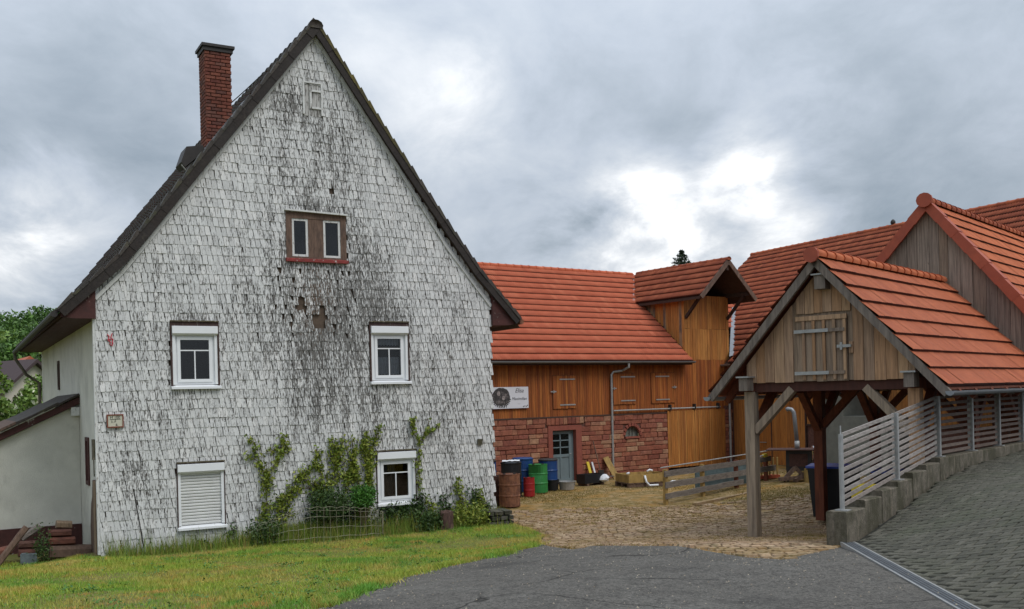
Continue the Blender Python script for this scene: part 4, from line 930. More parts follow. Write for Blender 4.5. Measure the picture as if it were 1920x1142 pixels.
# roof planes
def zA(d): return 4.12+(d+.42)*(7.90-4.12)/(3.95+.42)
def zDorm(s): return 7.93-abs(s-7.27)*.94
def toF(F, p): q = Vector(p)-F.O; return q.dot(F.u), q.dot(F.v)
def zB(p): s, d = toF(BF, p); return 4.05+(d+.4)*(9.3-4.05)/6.4, s, d
mb = MB(AF); mb.L([(AW0, -.42, 4.08), (6.05, -.42, 4.08), (6.05, 3.95, 7.86), (AW0, 3.95, 7.86)], [(0, 1, 2, 3)]); mb.L([(6.05, 2.0, zA(2.0)-.03), (8.6, 2.0, zA(2)-.03), (11.5, 3.95, 7.86), (6.05, 3.95, 7.86)], [(0, 1, 2, 3)])
mb.L([(AW0, 3.95, 7.86), (11.5, 3.95, 7.86), (11.5, 8.3, 4.1), (AW0, 8.3, 4.1)], [(0, 1, 2, 3)]); mb.L([(AW0, -.42, 4.05), (6.05, -.42, 4.05), (6.05, 0.05, 4.2), (AW0, 0.05, 4.2)], [(0, 1, 2, 3)])
mb.box(AW0, 6.05, -.34, -.31, 4.0, 4.1)
mb.L([(AW0, 0, -.3), (AW0, 8, -.3), (AW0, 8, 4.2), (AW0, 3.95, 7.8), (AW0, 0, 4.2)], [(0, 1, 2, 3, 4)]); mb.L([(AW0, 8, -.3), (9, 8, -.3), (9, 8, 4.2), (AW0, 8, 4.2)], [(0, 1, 2, 3)])
rA = mb.build('roof', m_darkwood, barnA)
ups = (AF.v*(3.95+.42)+Vector((0, 0, 7.90-4.12))); Ln = ups.length; ups.normalize(); nc = 16; ex = Ln/nc
tA = wave_tile(m_tileA, .2, ex*1.1, 2, .028, .028, 'roof_tile', 8)
def keepA(c, a, k):
    s, d = toF(AF, c)
    if s > 5.98 and c.z < zDorm(s)-.0: return False
    zb, sb, db = zB(c)
    if s > 8.0 and zb > c.z: return False
    return True
roof_tiles(rA, AF, AF.w(-5.2, -.42, 4.12), AF.u, ups, 84, nc, .2, ex, tA, keepA)
ridge_caps(rA, AF.w(-5.2, 3.95, 7.93), AF.w(7.1, 3.95, 7.93), .10, .36, m_tileA)
# hoist dormer
dm = thing('x2', None, None, AF.M); bpy.data.objects.remove(dm)
mb = MB(AF); D0, D1 = 6.05, 8.5
mb.L([(D0, .03, 4.15), (D1, .03, 4.15), (D1, .03, 6.6), (D0, .03, 6.6)], [(0, 1, 2, 3)]); mb.L([(D0, 1.2, 6.5), (D1, 1.2, 6.5), (D1, 1.2, 6.75), (7.27, 1.2, 7.86), (D0, 1.2, 6.75)], [(0, 1, 2, 3, 4)])
mb.L([(D0+.03, .03, 4.15), (D0+.03, 3.2, 6.9), (D0+.03, 3.2, 7.0), (D0+.03, .03, 6.75)], [(0, 1, 2, 3)]); mb.L([(D1-.03, .03, 4.15), (D1-.03, 3.2, 6.9), (D1-.03, 3.2, 7.0), (D1-.03, .03, 6.75)], [(0, 1, 2, 3)])
dorm = mb.build('dormer', m_darkwood, barnA)
gz_ = lambda s: 7.80-abs(s-7.27)*.94
boards(dorm, AF, D0, D1, 4.2, 5.38, .135, m_woodD, d=.03, jw=.12)
boards(dorm, AF, D0, D1, 5.39, lambda s: min(gz_(s), 6.62), .135, m_woodD, d=.03, jw=.12)
# side boards of the dormer, dark stained near the roof
SDF = Fr(AF.w(D0, 0, 0).x, AF.w(D0, 0, 0).y, AF.deg+90)   # u = +v of A, v = -u of A
m_woodW = mat('weather_stained_board', [(.34, .215, .11), (.28, .18, .10), (.38, .24, .12)], .8, (30, 30, 1.6), .35, .4, dirt=(((.06, .05, .06), (9, 9, 1.4), .47, .60, .75),))
s = .0
while s < 2.9:
    ww = .14*random.uniform(.85, 1.15); a = zA(s+ww)-.02
    if a < 6.6: put('board', m_woodW if random.random() < .45 or s < .0 else m_woodD, SDF, s+.004, s+ww-.004, .0, .022, a, 6.72, dorm)
    s += ww
# dormer roof
for sg in (-1, 1):
    mb = MB(AF); e_s = 7.27+sg*1.52; ez = 7.93-1.52*.94
    mb.prism([(7.27, 7.90), (7.27, 7.80), (e_s, ez-.09), (e_s, ez+.0)], -1.12, 3.9 if sg < 0 else 2.8); dr_ = mb.build('dormer_roof', m_darkwood, dorm)
    upd = (AF.u*(-sg*1.52)+Vector((0, 0, 1.52*.94))); L_ = upd.length; upd.normalize(); n_ = 6; ex_ = L_/n_
    tD = wave_tile(m_tileB if sg < 0 else m_tileB, .2, ex_*1.1, 2, .028, .028, 'roof_tile', 8)
    def kD(c, a, k):
        s, d = toF(AF, c); return c.z > zA(d)-.05 or d < -.3
    roof_tiles(dr_, AF, AF.w(e_s, -1.15, ez+.03), AF.v, upd, 25 if sg < 0 else 18, n_, .2, ex_, tD, kD, limit=120 if sg < 0 else 0)
    mb = MB(AF); mb.beam((7.27, -1.17, 7.87), (e_s-sg*.0, -1.17, ez-.04), .04, .17, (0, 0, 1)); mb.build('barge_board', m_oldwood, dorm)
    mb = MB(AF); x_ = 7.27+sg*1.15; mb.beam((x_, -.0, 5.80), (x_, -.85, 6.62), .1, .1, (0, 0, 1)); mb.beam((x_, 0.1, 6.70), (x_, -1.1, 6.70), .1, .14, (0, 0, 1)); mb.build('bracket', m_darkwood, dorm)
mb = MB(AF); mb.beam((7.27, .1, 7.62), (7.27, -1.12, 7.62), .12, .16); mb.build('hoist_beam', m_darkwood, dorm)
ridge_caps(dorm, AF.w(7.27, -1.22, 7.96), AF.w(7.27, 3.95, 7.96), .10, .36, m_tileB)
mb = MB(AF); mb.prism([(5.62, zA(2.50)+.05), (5.78, zA(2.50)+.05), (6.0, zA(2.5)+.05), (5.6, zA(2.5)+.03)], 2.4, 2.5)
p = [AF.w(5.66, 2.42, zA(2.42)+.07), AF.w(5.84, 2.42, zA(2.42)+.07), AF.w(7.27, 3.9, zA(3.9)+.06), AF.w(7.10, 3.9, zA(3.9)+.06)]
mb = MB(); mb.add(p+[q-Vector((0, 0, .03)) for q in p], [(0, 1, 2, 3), (4, 7, 6, 5), (0, 4, 5, 1), (1, 5, 6, 2), (2, 6, 7, 3), (3, 7, 4, 0)]); mb.build('valley_flashing', m_lead, dorm)
# ================================================================== WING BARN (B)
barnB = thing('wing_barn', 'tall barn wing with a weathered brown-red tiled roof and larch boarding joining the long barn', 'barn', BF.M)
mb = MB(BF); mb.box(-.2, 12, .05, .15, -.3, 4.2); mb.L([(12, .05, -.3), (12, 12, -.3), (12, 12, 4.1), (12, 6, 9.2), (12, .05, 4.1)], [(0, 1, 2, 3, 4)]); mb.L([(-5.4, .05, 0), (-5.4, 12, 0), (-5.4, 12, 4.1), (-5.4, 6, 9.2), (-5.4, .05, 4.1)], [(0, 1, 2, 3, 4)])
wB = mb.build('wall', m_joint, barnB)
boards(barnB, BF, .08, 4.0, .15, 4.15, .17, m_woodD, d=.05, jw=.15)
boards(barnB, BF, 4.05, 11.5, 1.72, 4.15, .17, m_woodD, d=.05, jw=.15)
stones(BF, 4.05, 7.5, 0, 1.70, wB, [], dout=.0)
put('lintel_board', m_darkwood, BF, 4.0, 11.5, -.02, .05, 1.66, 1.72, barnB); put('door_edge', m_darkwood, BF, 3.98, 4.04, -.02, .05, .1, 4.15, barnB)
put('door_edge', m_darkwood, BF, 2.2, 2.24, .0, .032, .15, 2.6, barnB)
mb = MB(BF); mb.tube([(1.65, -.05, 1.0), (1.95, -.05, 1.0)], .02, 6); mb.tube([(1.9, .03, 1.0), (1.9, -.05, 1.0)], .02, 6); mb.build('door_handle', m_zincm, barnB)
rs0, rs1 = -5.4, 12.3
mb = MB(BF); mb.L([(rs0, -.4, 4.0), (rs1, -.4, 4.0), (rs1, 6, 9.24), (rs0, 6, 9.24)], [(0, 1, 2, 3)]); mb.L([(rs0, 6, 9.24), (rs1, 6, 9.24), (rs1, 12.4, 4), (rs0, 12.4, 4)], [(0, 1, 2, 3)])
rB = mb.build('roof', m_darkwood, barnB)
ups = (BF.v*6.4+Vector((0, 0, 5.25))); Ln = ups.length; ups.normalize(); nc = 23; ex = Ln/nc
tB = wave_tile(m_tileB, .22, ex*1.1, 2, .03, .03, 'roof_tile', 8)
def keepB(c, a, k):
    s, d = toF(AF, c)
    if -.42 <= d <= 8.3 and s < 12 and c.z < (zA(d) if d < 3.95 else 7.9-(d-3.95)*.865)-.02 and s > -5: return False
    sd, dd = toF(SF, c)
    if dd > 6.4 and -1.6 < sd < 3.7 and c.z < 7.1-abs(sd-1.2)*1.12 -.1: return False
    return True
roof_tiles(rB, BF, BF.w(rs0, -.4, 4.05), BF.u, ups, int((rs1-rs0)/.22), nc, .22, ex, tB, keepB)
ridge_caps(rB, BF.w(rs0, 6, 9.33), BF.w(rs1, 6, 9.33), .12, .38, m_tileB)
mb = MB(BF); half_gutter(mb, BF.w(-.3, -.5, 4.02), BF.w(11, -.5, 4.0), .08); mb.build('gutter', m_lead, barnB)
# valley flashing against the dormer side
vf = []
for d_ in (-.30, .6, 1.5, 2.3):
    # line where A slope meets B slope, just outside
    lo, hi = 7.5, 12.
    for _ in range(40):
        m__ = (lo+hi)/2; c = AF.w(m__, d_, 0); 
        if zB(c)[0] > zA(d_): hi = m__
        else: lo = m__
    vf.append((lo, d_))
mb = MB(AF)
for (a, b), (c, e) in zip(vf, vf[1:]):
    mb.L([(a-.16, b, zA(b)+.09), (a+.16, b, zA(b)+.17), (c+.16, e, zA(e)+.17), (c-.16, e, zA(e)+.09)], [(0, 1, 2, 3)])
mb.build('valley_flashing', m_lead, barnB)
vb = [AF.w(8.45, -.5, 4.08), AF.w(9.0, -.8, 4.0), AF.w(9.1, -.3, 4.45), AF.w(8.52, -.1, 4.5)]
mb = MB(); mb.add(vb+[q-Vector((0, 0, .2)) for q in vb], [(0, 1, 2, 3), (0, 4, 5, 1), (3, 2, 6, 7), (1, 5, 6, 2), (0, 3, 7, 4)]); mb.build('valley_hopper', m_lead, barnB)
# round finial on the ridge
p = BF.w(2.86, 6, 9.3)
rd = thing('ridge_ball', 'small dark ball standing on the far barn ridge', 'ornament', TW(p.x, p.y, p.z))
mb = MB(); mb.lathe(tuple(p+Vector((0, 0, .10))), [(.02, 0), (.07, .02), (.10, .08), (.09, .15), (.05, .2), (.02, .22)], 12); mb.build('ball', m_iron, rd, smooth=True)
mb = MB(); mb.tube([p-Vector((0, 0, .1)), p+Vector((0, 0, .15))], .03, 6, world=True); mb.build('stem', m_iron, rd)
# ================================================================== CROSS WING (C) behind the shed
DC = 6.35; SC, ZC = 1.19, 7.12; kL, kR = 1.10, 1.24; sL, sR = SC-2.9, SC+2.75
barnC = thing('gabled_barn', 'barn with a grey vertical-board gable edged in red clay verge tiles behind the open shed', 'barn', TF(SF, 1.2, DC, 0))
def zC(s): return ZC-(SC-s)*kL if s < SC else ZC-(s-SC)*kR
mb = MB(SF); mb.prism([(sL+.25, 2.95), (sR-.25, 2.95), (sR-.25, zC(sR-.25)-.12), (SC, ZC-.12), (sL+.25, zC(sL+.25)-.12)], DC+.03, DC+6.5); mb.build('wall', m_darkwood, barnC)
boards(barnC, SF, sL+.22, sR-.22, 2.9, lambda s: zC(s)-.10, .235, m_woodG, d=DC+.03, jw=.18, dj=.014, slant=SC)
for sg, kk, se in ((-1, kL, sL), (1, kR, sR)):
    ze = zC(se)
    mb = MB(SF); mb.prism([(SC, ZC+.0), (se, ze+.0), (se, ze-.1), (SC, ZC-.1)], DC-.1, DC+9.2); r_ = mb.build('roof', m_darkwood, barnC)
    up_ = SF.u*(SC-se)+Vector((0, 0, ZC-ze)); L_ = up_.length; up_.normalize(); n_ = round(L_/.36); ex_ = L_/n_
    tC = wave_tile(m_tileS, .22, ex_*1.1, 3, .0032, .028, 'roof_tile', 9)
    roof_tiles(r_, SF, SF.w(se, DC+.02, ze+.04), SF.v, up_, 40, n_, .22, ex_, tC, limit=200 if sg > 0 else 0)
    nn = 9
    for k in range(nn):
        a0_, a1_ = k/nn, (k+1)/nn; p0 = (SC+(se-SC)*a0_, ZC+(ze-ZC)*a0_); p1 = (SC+(se-SC)*a1_, ZC+(ze-ZC)*a1_)
        t_ = Vector((p1[0]-p0[0], p1[1]-p0[1])).normalized(); nv = Vector((-t_.y, t_.x)); nv = nv if nv.y > 0 else -nv
        mb = MB(SF); q = [Vector(p0)+nv*.09, Vector(p1)+t_*.02+nv*.105, Vector(p1)+t_*.02-nv*.12, Vector(p0)-nv*.105]
        mb.prism([tuple(v) for v in q], DC-.16-.006*(k % 2), DC-.10); q2 = [Vector(p0)+nv*.09, Vector(p1)+t_*.02+nv*.105, Vector(p1)+t_*.02+nv*.04, Vector(p0)+nv*.04]
        mb.prism([tuple(v) for v in q2], DC-.10, DC+.12); mb.build('verge_tile', m_verge, r_)
ridge_caps(barnC, SF.w(SC, DC-.2, ZC+.06), SF.w(SC, DC+9, ZC+.06), .13, .36, m_tileB)
mb = MB(SF); mb.lathe((SC, DC-.14, ZC-.03), [(.02, 0), (.02, .0)], 6)
mb = MB(SF); mb.prism([(SC+.18*math.cos(2*PI*k/12), ZC+.07+.165*math.sin(2*PI*k/12)) for k in range(12)], DC-.25, DC-.19); mb.build('ridge_end_tile', m_verge, barnC)
# ================================================================== OPEN SHED
shed = thing('open_shed', 'open timber shed on posts with a boarded gable, small hatch and ribbed orange tile roof', 'shed', TF(SF, 1.5, 0, .2))
SR_, ZR_, SLE, SRE, ZLE = 1.50, 5.30, -.62, 3.68, 2.95
kS = (ZR_-ZLE)/(SRE-SR_); kSL = (ZR_-2.93)/(SR_-SLE)
def zS(s): return ZR_-(s-SR_)*kS if s > SR_ else ZR_-(SR_-s)*kSL
for sp, zb_, mats_ in ((.02, None, (m_postT, m_beamR, m_beamR)), (3.06, 1.45, (m_woodS, m_beamR, m_beamR))):
    for k, dd in enumerate((.02, 2.95, 5.9)):
        w_ = .095; p = SF.w(sp, dd, 0); b_ = (gz(p.x, p.y)-.02) if zb_ is None else (1.3 if k == 0 else 0)
        if k == 1 and zb_ is None: b_ = .2
        mb = MB(SF); mb.box(sp-w_, sp+w_, dd-w_, dd+w_, b_+.03, 2.96); mb.build('post', mats_[k], shed)
        for sg in (-1, 1):
            if k == 0 and sg < 0: continue
            mb = MB(SF); mb.beam((sp, dd+sg*.08, 2.15), (sp, dd+sg*.85, 2.95), .12, .15, (1, 0, 0)); mb.build('brace', m_beamR, shed)
    mb = MB(SF); mb.box(sp-.09, sp+.09, -.05, 6.35, 2.96, 3.15); mb.build('wall_plate', m_beamR, shed)
    mb = MB(SF); mb.box(sp-.13+.05, sp+.04+.05, -.30, -.05, 2.98, 3.22); pe = mb.build('purlin_end', m_beamG, shed)
    mb = MB(SF); mb.box(sp-.17+.05, sp+.08+.05, -.34, -.05, 3.222, 3.25); mb.build('zinc_cap', m_zincm, pe)
mb = MB(SF); mb.box(1.46, 1.66, -.30, 6.3, 4.74, 4.98); pe = mb.build('ridge_purlin', m_beamG, shed)
mb = MB(SF); mb.box(1.42, 1.70, -.34, -.05, 4.985, 5.01); mb.build('zinc_cap', m_zincm, pe)
for k, dd in enumerate((.03, 2.95, 5.9)):
    mb = MB(SF); mb.box(.115, 2.965, dd-.05, dd+.09, 2.95, 3.13); mb.build('tie_beam', m_beamD, shed)
    m1 = m_postT if k == 0 else m_beamR
    mb = MB(SF); mb.beam((.10, dd-.0, 2.22), (.86, dd-.0, 3.0), .14, .15, (0, 1, 0)); mb.build('brace', m1, shed)
    mb = MB(SF); mb.beam((2.98, dd-.0, 2.22), (2.22, dd-.0, 3.0), .14, .15, (0, 1, 0)); mb.build('brace', m1, shed)
# gable boards with overlapping battens
def gt_(s): return zS(s)-.14
GH = (1.0, 1.95, 3.14, 4.28)
boards(shed, SF, -.02, 3.10, 3.12, gt_, .185, m_woodS, d=-.045, th=.02, skip=lambda c: GH[0]-.02 < c < GH[1]+.02, jw=.12, dj=.01, slant=SR_)
boards(shed, SF, GH[0], GH[1]+.06, 4.34, gt_, .17, m_woodS, d=-.05, th=.02, jw=.05, slant=SR_)
mb = MB(SF); mb.prism([(-.02, 3.13), (3.10, 3.13), (3.1, gt_(3.1)), (SR_, gt_(SR_)), (-.02, gt_(-.02))], -.045, -.03); mb.build('gable_backing', m_hatchwood, shed)
mb = MB(SF); mb.box(GH[0]+.03, GH[1], -.062, -.046, 3.13, 4.24); hc = mb.build('hatch', m_darkwood, shed)
boards(hc, SF, GH[0], GH[1], 3.12, 4.26, .19, m_hatchwood, d=-.062, th=.018, jw=.04, dj=.002)
for k in range(5): put('batten', m_woodS, SF, GH[0]+.15+k*.19-.03, GH[0]+.15+k*.19+.02, -.11, -.083, 3.15, 4.20, hc)
put('hatch_rail', m_woodS, SF, GH[0]-.0, GH[1]+.0, -.115, -.083, 4.21, 4.29, hc)
for z_ in (4.02, 3.27):
    put('hatch_rail', m_woodG, SF, GH[0]+.1, GH[1]-.04, -.128, -.112, z_-.03, z_+.03, hc)
    put('strap_hinge', m_zincm, SF, GH[0]-.02, GH[0]+.62, -.142, -.13, z_-.03, z_+.03, hc)
put('latch', m_zincm, SF, 1.78, 2.03, -.15, -.11, 3.70, 3.75, hc); put('latch', m_zincm, SF, 1.84, 1.88, -.16, -.15, 3.66, 3.79, hc); put('latch_block', m_woodS, SF, 1.98, 2.05, -.10, -.066, 3.60, 3.80, hc)
# barge rafters
for a, b in (((SLE-.02, zS(SLE)-.09), (SR_+.02, ZR_-.05)), ((SRE+.02, zS(SRE)-.09), (SR_-.02, ZR_-.05))):
    mb = MB(SF); mb.beam((a[0], -.33, a[1]), (b[0], -.33, b[1]), .07, .135, (0, 0, 1)); mb.build('barge_rafter', m_beamG, shed)
    for dd in (.25, 1.1, 2.0, 2.9, 3.8, 4.7, 5.6):
        mb = MB(SF); mb.beam((a[0], dd, a[1]-.05), (b[0], dd, b[1]-.05), .1, .15, (0, 0, 1)); mb.build('rafter', m_beamR, shed)
for sg, se in ((-1, SLE), (1, SRE)):
    ze = zS(se); mb = MB(SF); mb.prism([(SR_, ZR_-.0), (se, ze-.0), (se, ze-.03), (SR_, ZR_-.03)], -.36, DC); r_ = mb.build('roof', m_beamR, shed)
    up_ = SF.u*(SR_-se)+Vector((0, 0, ZR_-ze)); L_ = up_.length; up_.normalize(); n_ = 8; ex_ = L_/n_
    tS = wave_tile(m_tileS, .26, ex_*1.1, 3, .0032, .034, 'roof_tile', 9)
    roof_tiles(r_, SF, SF.w(se, -.38, ze+.02), SF.v, up_, 26, n_, .26, ex_, tS, limit=300 if sg > 0 else 0)
ridge_caps(shed, SF.w(SR_, -.45, ZR_+.05), SF.w(SR_, DC, ZR_+.05), .125, .37, m_tileS)
mb = MB(SF); mb.prism([(SR_+.14*math.cos(2*PI*k/10+.3), ZR_+.03+.14*math.sin(2*PI*k/10+.3)) for k in range(10)], -.50, -.44); mb.build('ridge_end_tile', m_verge, shed)
for s_, z_ in ((SRE+.07, 2.90), (SLE-.07, 2.88)):
    mb = MB(SF); half_gutter(mb, SF.w(s_, -.40, z_), SF.w(s_, DC-.02, z_), .075); mb.build('gutter', m_lead, shed)
# ================================================================== RETAINING WALL + SLAT FENCE
rw = thing('retaining_wall', 'mossy stepped concrete wall rising beside the paved ramp', 'wall', TF(SF, 3.2, -3.5, .6))
for k, (a, b, zt_) in enumerate(((-3.55, -2.88, 1.26), (-2.88, -2.25, 1.365), (-2.25, -1.6, 1.45), (-1.6, -.98, 1.53), (-.98, -.35, 1.62), (-.35, .3, 1.70), (.3, 3.0, 1.775), (3.0, 6.0, 1.77), (6.0, 9.5, 1.77))):
    mb = MB(SF); o_ = .012*(k % 2); c_ = .015
    poly = [(3.04+o_, -.2), (3.34-o_*.5, -.2), (3.34-o_*.5, zt_-c_), (3.34-o_*.5-c_, zt_), (3.04+o_+c_, zt_), (3.04+o_, zt_-c_)]
    mb.prism(poly, a, b-.004); mb.build('block', m_conc, rw)
m_slatb = mat('brown_fence_slat', [(.15, .11, .09), (.12, .085, .07), (.19, .145, .12)], .85, (8, 8, 30), .3, .4)
fn = thing('slat_fence', 'grey wooden slat fence on steel posts climbing along the concrete wall', 'fence', TF(SF, 3.2, -3.36, 1.26))
FP = [(-3.36, 1.26, 2.36), (-1.31, 1.53, 2.58), (.62, 1.775, 2.81), (2.39, 1.775, 2.83), (4.07, 1.775, 2.83), (5.71, 1.775, 2.83), (7.35, 1.775, 2.83), (9.0, 1.775, 2.83)]
for k, (dd, zb_, zt_) in enumerate(FP):
    mb = MB(SF)
    if k == 0: mb.tube([(3.2, dd, zb_), (3.2, dd, zt_-.02)], .036, 10); mb.tube([(3.2, dd, zt_-.02), (3.2, dd, zt_+.1)], .010, 6)
    else: mb.box(3.225, 3.25, dd-.03, dd+.03, zb_, zt_); mb.box(3.15, 3.225, dd-.006, dd+.006, zb_, zt_)
    ps = mb.build('post', m_zincm, fn)
    mb = MB(SF); mb.box(3.12, 3.30, dd-.08, dd+.08, zb_, zb_+.012); mb.build('base_plate', m_zincm, ps)
for k in range(len(FP)-1):
    (d0, b0, t0), (d1, b1, t1) = FP[k], FP[k+1]; n_ = 11 if k < 2 else 10
    for j in range(n_):
        f_ = (j+.6)/(n_-.1); za = b0+.0+(t0-b0)*f_; zb_ = b1+(t1-b1)*f_; q = random.uniform(-.008, .008)
        mb = MB(SF); mb.beam((3.19, d0+.035, za+q), (3.19, d1-.035, zb_+q), .024, .052, (0, 0, 1)); mb.build('slat', m_slat if k < 2 else m_slatb, fn)
# ================================================================== BANNER
bn = thing('banner', 'white printed banner with a round dark portrait hung on the larch boards', 'banner', TF(AF, -2.4, -.05, 2.92))
mb = MB(AF); mb.box(-3.28, -1.50, -.075, -.06, 2.58, 3.29); mb.build('sheet', m_signw, bn)
mb = MB(AF); mb.prism([(-2.62+.36*math.cos(2*PI*k/28)*(1+.04*math.sin(k*5)), 2.97+.30*math.sin(2*PI*k/28)*(1+.04*math.cos(k*3))) for k in range(28)], -.080, -.0765); ph = mb.build('round_picture', m_photo, bn)
mb = MB(AF)
for a, b, r_ in ((-2.72, 3.08, .085), (-2.53, 2.93, .075)): mb.prism([(a+r_*.8*math.cos(2*PI*k/12), b+r_*math.sin(2*PI*k/12)) for k in range(12)], -.084, -.0805)
mb.build('picture_detail', mat('pale_photo_print', [(.28, .24, .23)], .6, 18, .6), ph)
mb = MB(AF)
for k in range(15): a = PI+.1+k*.2; mb.beam((-2.62+.33*math.cos(a), -.082, 2.94+.27*math.sin(a)), (-2.62+.39*math.cos(a+.05), -.082, 2.94+.33*math.sin(a+.05)), .004, .035, (0, 0, 1))
mb.build('leaf_wreath', m_ink, bn)
text('Elisa', .20, AF, -1.88, -.077, 3.10, m_ink, bn, shear=.35); text('Maximilian', .145, AF, -1.89, -.077, 2.85, m_ink, bn, shear=.4)
text('.......', .07, AF, -1.9, -.077, 2.72, m_ink, bn)
mb = MB(AF)
for a, b in ((-1.72, 2.63), (-1.66, 2.645), (-1.60, 2.63), (-1.55, 2.66), (-2.5, 2.62), (-2.42, 2.63)): mb.prism([(a-.018, b-.02), (a+.018, b-.012), (a+.012, b+.025), (a-.01, b+.02)], -.079, -.0765)
mb.build('printed_leaf', m_ink, bn)
# ================================================================== DRUMS
def drum(name, label, x, y, r, h, m_, ribs=2, cat='drum', lid=None, bumpy=0., z=None, dent=False):
    z = gz(x, y)+.01 if z is None else z
    t_ = thing(name, label, cat, TW(x, y, z), 'drums and barrels by the barn door')
    pr = [(r*.97, 0), (r, .02)]
    for k in range(1, ribs+1):
        zz = h*k/(ribs+1); pr += [(r, zz-.03), (r*1.035, zz-.012), (r*1.035, zz+.012), (r, zz+.03)]
    pr += [(r, h-.03), (r*1.02, h-.012), (r*1.02, h), (r*.96, h), (r*.94, h-.02), (.02, h-.02)]
    mb = MB(); mb.lathe((x, y, z), pr, 24); 
    if dent:
        for v in mb.v:
            q = (Vector((v.x-x+r*.4, v.y-y+r, v.z-z-h*.7))).length
            if q < .3: v.y += (.3-q)*.35
    mb.build('body', m_, t_, smooth=False)
    mb = MB()
    for a in (.4, 2.6): mb.lathe((x+r*.55*math.cos(a), y+r*.55*math.sin(a), z+h-.02), [(.04, 0), (.04, .03), (.02, .03)], 8)
    mb.build('bung', m_iron, t_)
    if lid:
        mb = MB(); mb.lathe((x, y, z+h), [(r*1.04, 0), (r*1.05, .03), (r*.9, .06), (.05, .07)], 24); mb.build('lid', lid, t_)
    return t_
drum('rusty_drum', 'brown rusty steel drum standing in front of the other barrels by the house corner', -.13, 27.0, .285, .88, m_rust)
drum('rusty_drum', 'dark rusty drum half hidden behind the corner of the white house', -.58, 27.5, .28, .80, m_dkrust)
drum('plastic_barrel', 'black plastic barrel with a white sheet on its lid behind the rusty drum', -.08, 29.6, .30, .98, m_blk, lid=m_blk)
drum('plastic_barrel', 'blue plastic barrel nearest to the white house wall', -.85, 31.2, .30, .95, m_blue, lid=m_iron)
drum('plastic_barrel', 'dark blue barrel between the black barrel and the green drum', .28, 31.2, .32, 1.0, m_blue, lid=m_blue)
drum('plastic_barrel', 'dull blue barrel just behind the dented green drum by the door', 1.08, 31.6, .30, .93, m_blue, lid=m_iron)
drum('steel_drum', 'dented bright green steel drum left of the door', .74, 30.7, .29, .87, m_green, dent=True)
drum('small_keg', 'small red steel keg in front of the green drum', .44, 29.6, .165, .56, m_rdrum)
p = Vector((-.08, 29.6, gz(-.08, 29.6)+1.05)); wsht = thing('white_sheet', 'crumpled white sheet lying on the black barrel lid', 'plastic sheet', TW(p.x, p.y, p.z))
vs = []; N = 8
for i in range(N):
    for j in range(N): vs.append((p.x-.26+.52*i/(N-1), p.y-.22+.44*j/(N-1), p.z+.012+random.uniform(0, .035)))
mb = MB(); mb.add(vs, [(i*N+j, (i+1)*N+j, (i+1)*N+j+1, i*N+j+1) for i in range(N-1) for j in range(N-1)]); mb.build('sheet', m_white, wsht)
def pail(name, label, cat, x, y, r0, r1, h, m_):
    z = gz(x, y)+.01; t_ = thing(name, label, cat, TW(x, y, z))
    mb = MB(); mb.lathe((x, y, z), [(r0, 0), (r1, h), (r1*1.05, h), (r1*1.05, h-.02), (r1*.93, h-.01), (r0*.9, .03), (.01, .03)], 18); mb.build('body', m_, t_)
    mb = MB(); mb.tube([(x-r1, y, z+h-.03), (x-r1*.9, y-.1, z+h-.10), (x, y-.16, z+h-.16), (x+r1*.9, y-.1, z+h-.1), (x+r1, y, z+h-.03)], .008, 5); mb.build('bail', m_iron, t_)
    return t_
pail('bucket', 'black plastic bucket left of the grey-blue barn door', 'bucket', 1.20, 31.4, .17, .21, .34, m_blk)
zt = pail('zinc_tub', 'grey zinc tub standing in front of the barn door step', 'tub', 1.66, 31.5, .22, .27, .26, m_zincm)
# stuff right of the door
x, y = 2.52, 33.0; z = gz(x, y)
cr_t = thing('black_crate', 'flat black crate with rubbish beside the barn door', 'crate', TW(x, y, z, 36))
CF = Fr(x, y, 36)
mb = MB(CF); mb.box(-.42, .42, -.22, .22, z+.06, z+.10); mb.build('base', m_blk, cr_t)
mb = MB(CF); mb.box(-.42, .42, -.22, -.18, z+.1, z+.36); mb.box(-.42, .42, .18, .22, z+.1, z+.36); mb.box(-.42, -.38, -.18, .18, z+.1, z+.36); mb.box(.38, .42, -.18, .18, z+.1, z+.36); mb.build('side', m_blk, cr_t)
for a in (-.34, .3): mb = MB(CF); mb.box(a, a+.08, -.24, .24, z-.01, z+.06); mb.build('skid', m_oldwood, cr_t)
lv = thing('spirit_level', 'yellow tool leaning on the wall beside the barn door', 'tool', TF(AF, 1.02, -.3, 0))
mb = MB(AF); mb.beam((.98, -.34, .02), (1.0, -.08, .62), .11, .03, (0, 1, 0)); mb.build('body', m_yelp, lv); mb = MB(AF); mb.beam((1.2, -.32, .02), (1.2, -.08, .6), .07, .03, (0, 1, 0)); mb.build('blade', m_white, lv)
sp_ = thing('shovel', 'old shovel leaning against the sandstone right of the door', 'shovel', TF(AF, 1.2, -.3, 0))
mb = MB(AF); mb.tube([(1.30, -.42, .3), (1.26, -.1, 1.35)], .018, 6); mb.build('shaft', m_oldwood, sp_); mb = MB(AF); mb.box(1.18, 1.42, -.47, -.43, .0, .34); mb.build('blade', m_iron, sp_)
lb = thing('leaning_board', 'tan board leaning against the sandstone wall beside the downpipe', 'board', TF(AF, 2.0, -.5, 0))
mb = MB(AF); mb.beam((1.98, -.50, .0), (1.84, -.08, .74), .24, .03, (0, 1, .3)); mb.build('plank', m_yel, lb)
sk = thing('white_sack', 'crumpled white sack on the ground beside the black crate', 'sack', TW(2.98, 33.1, gz(2.98, 33.1)))
mb = MB(); vs = []; 
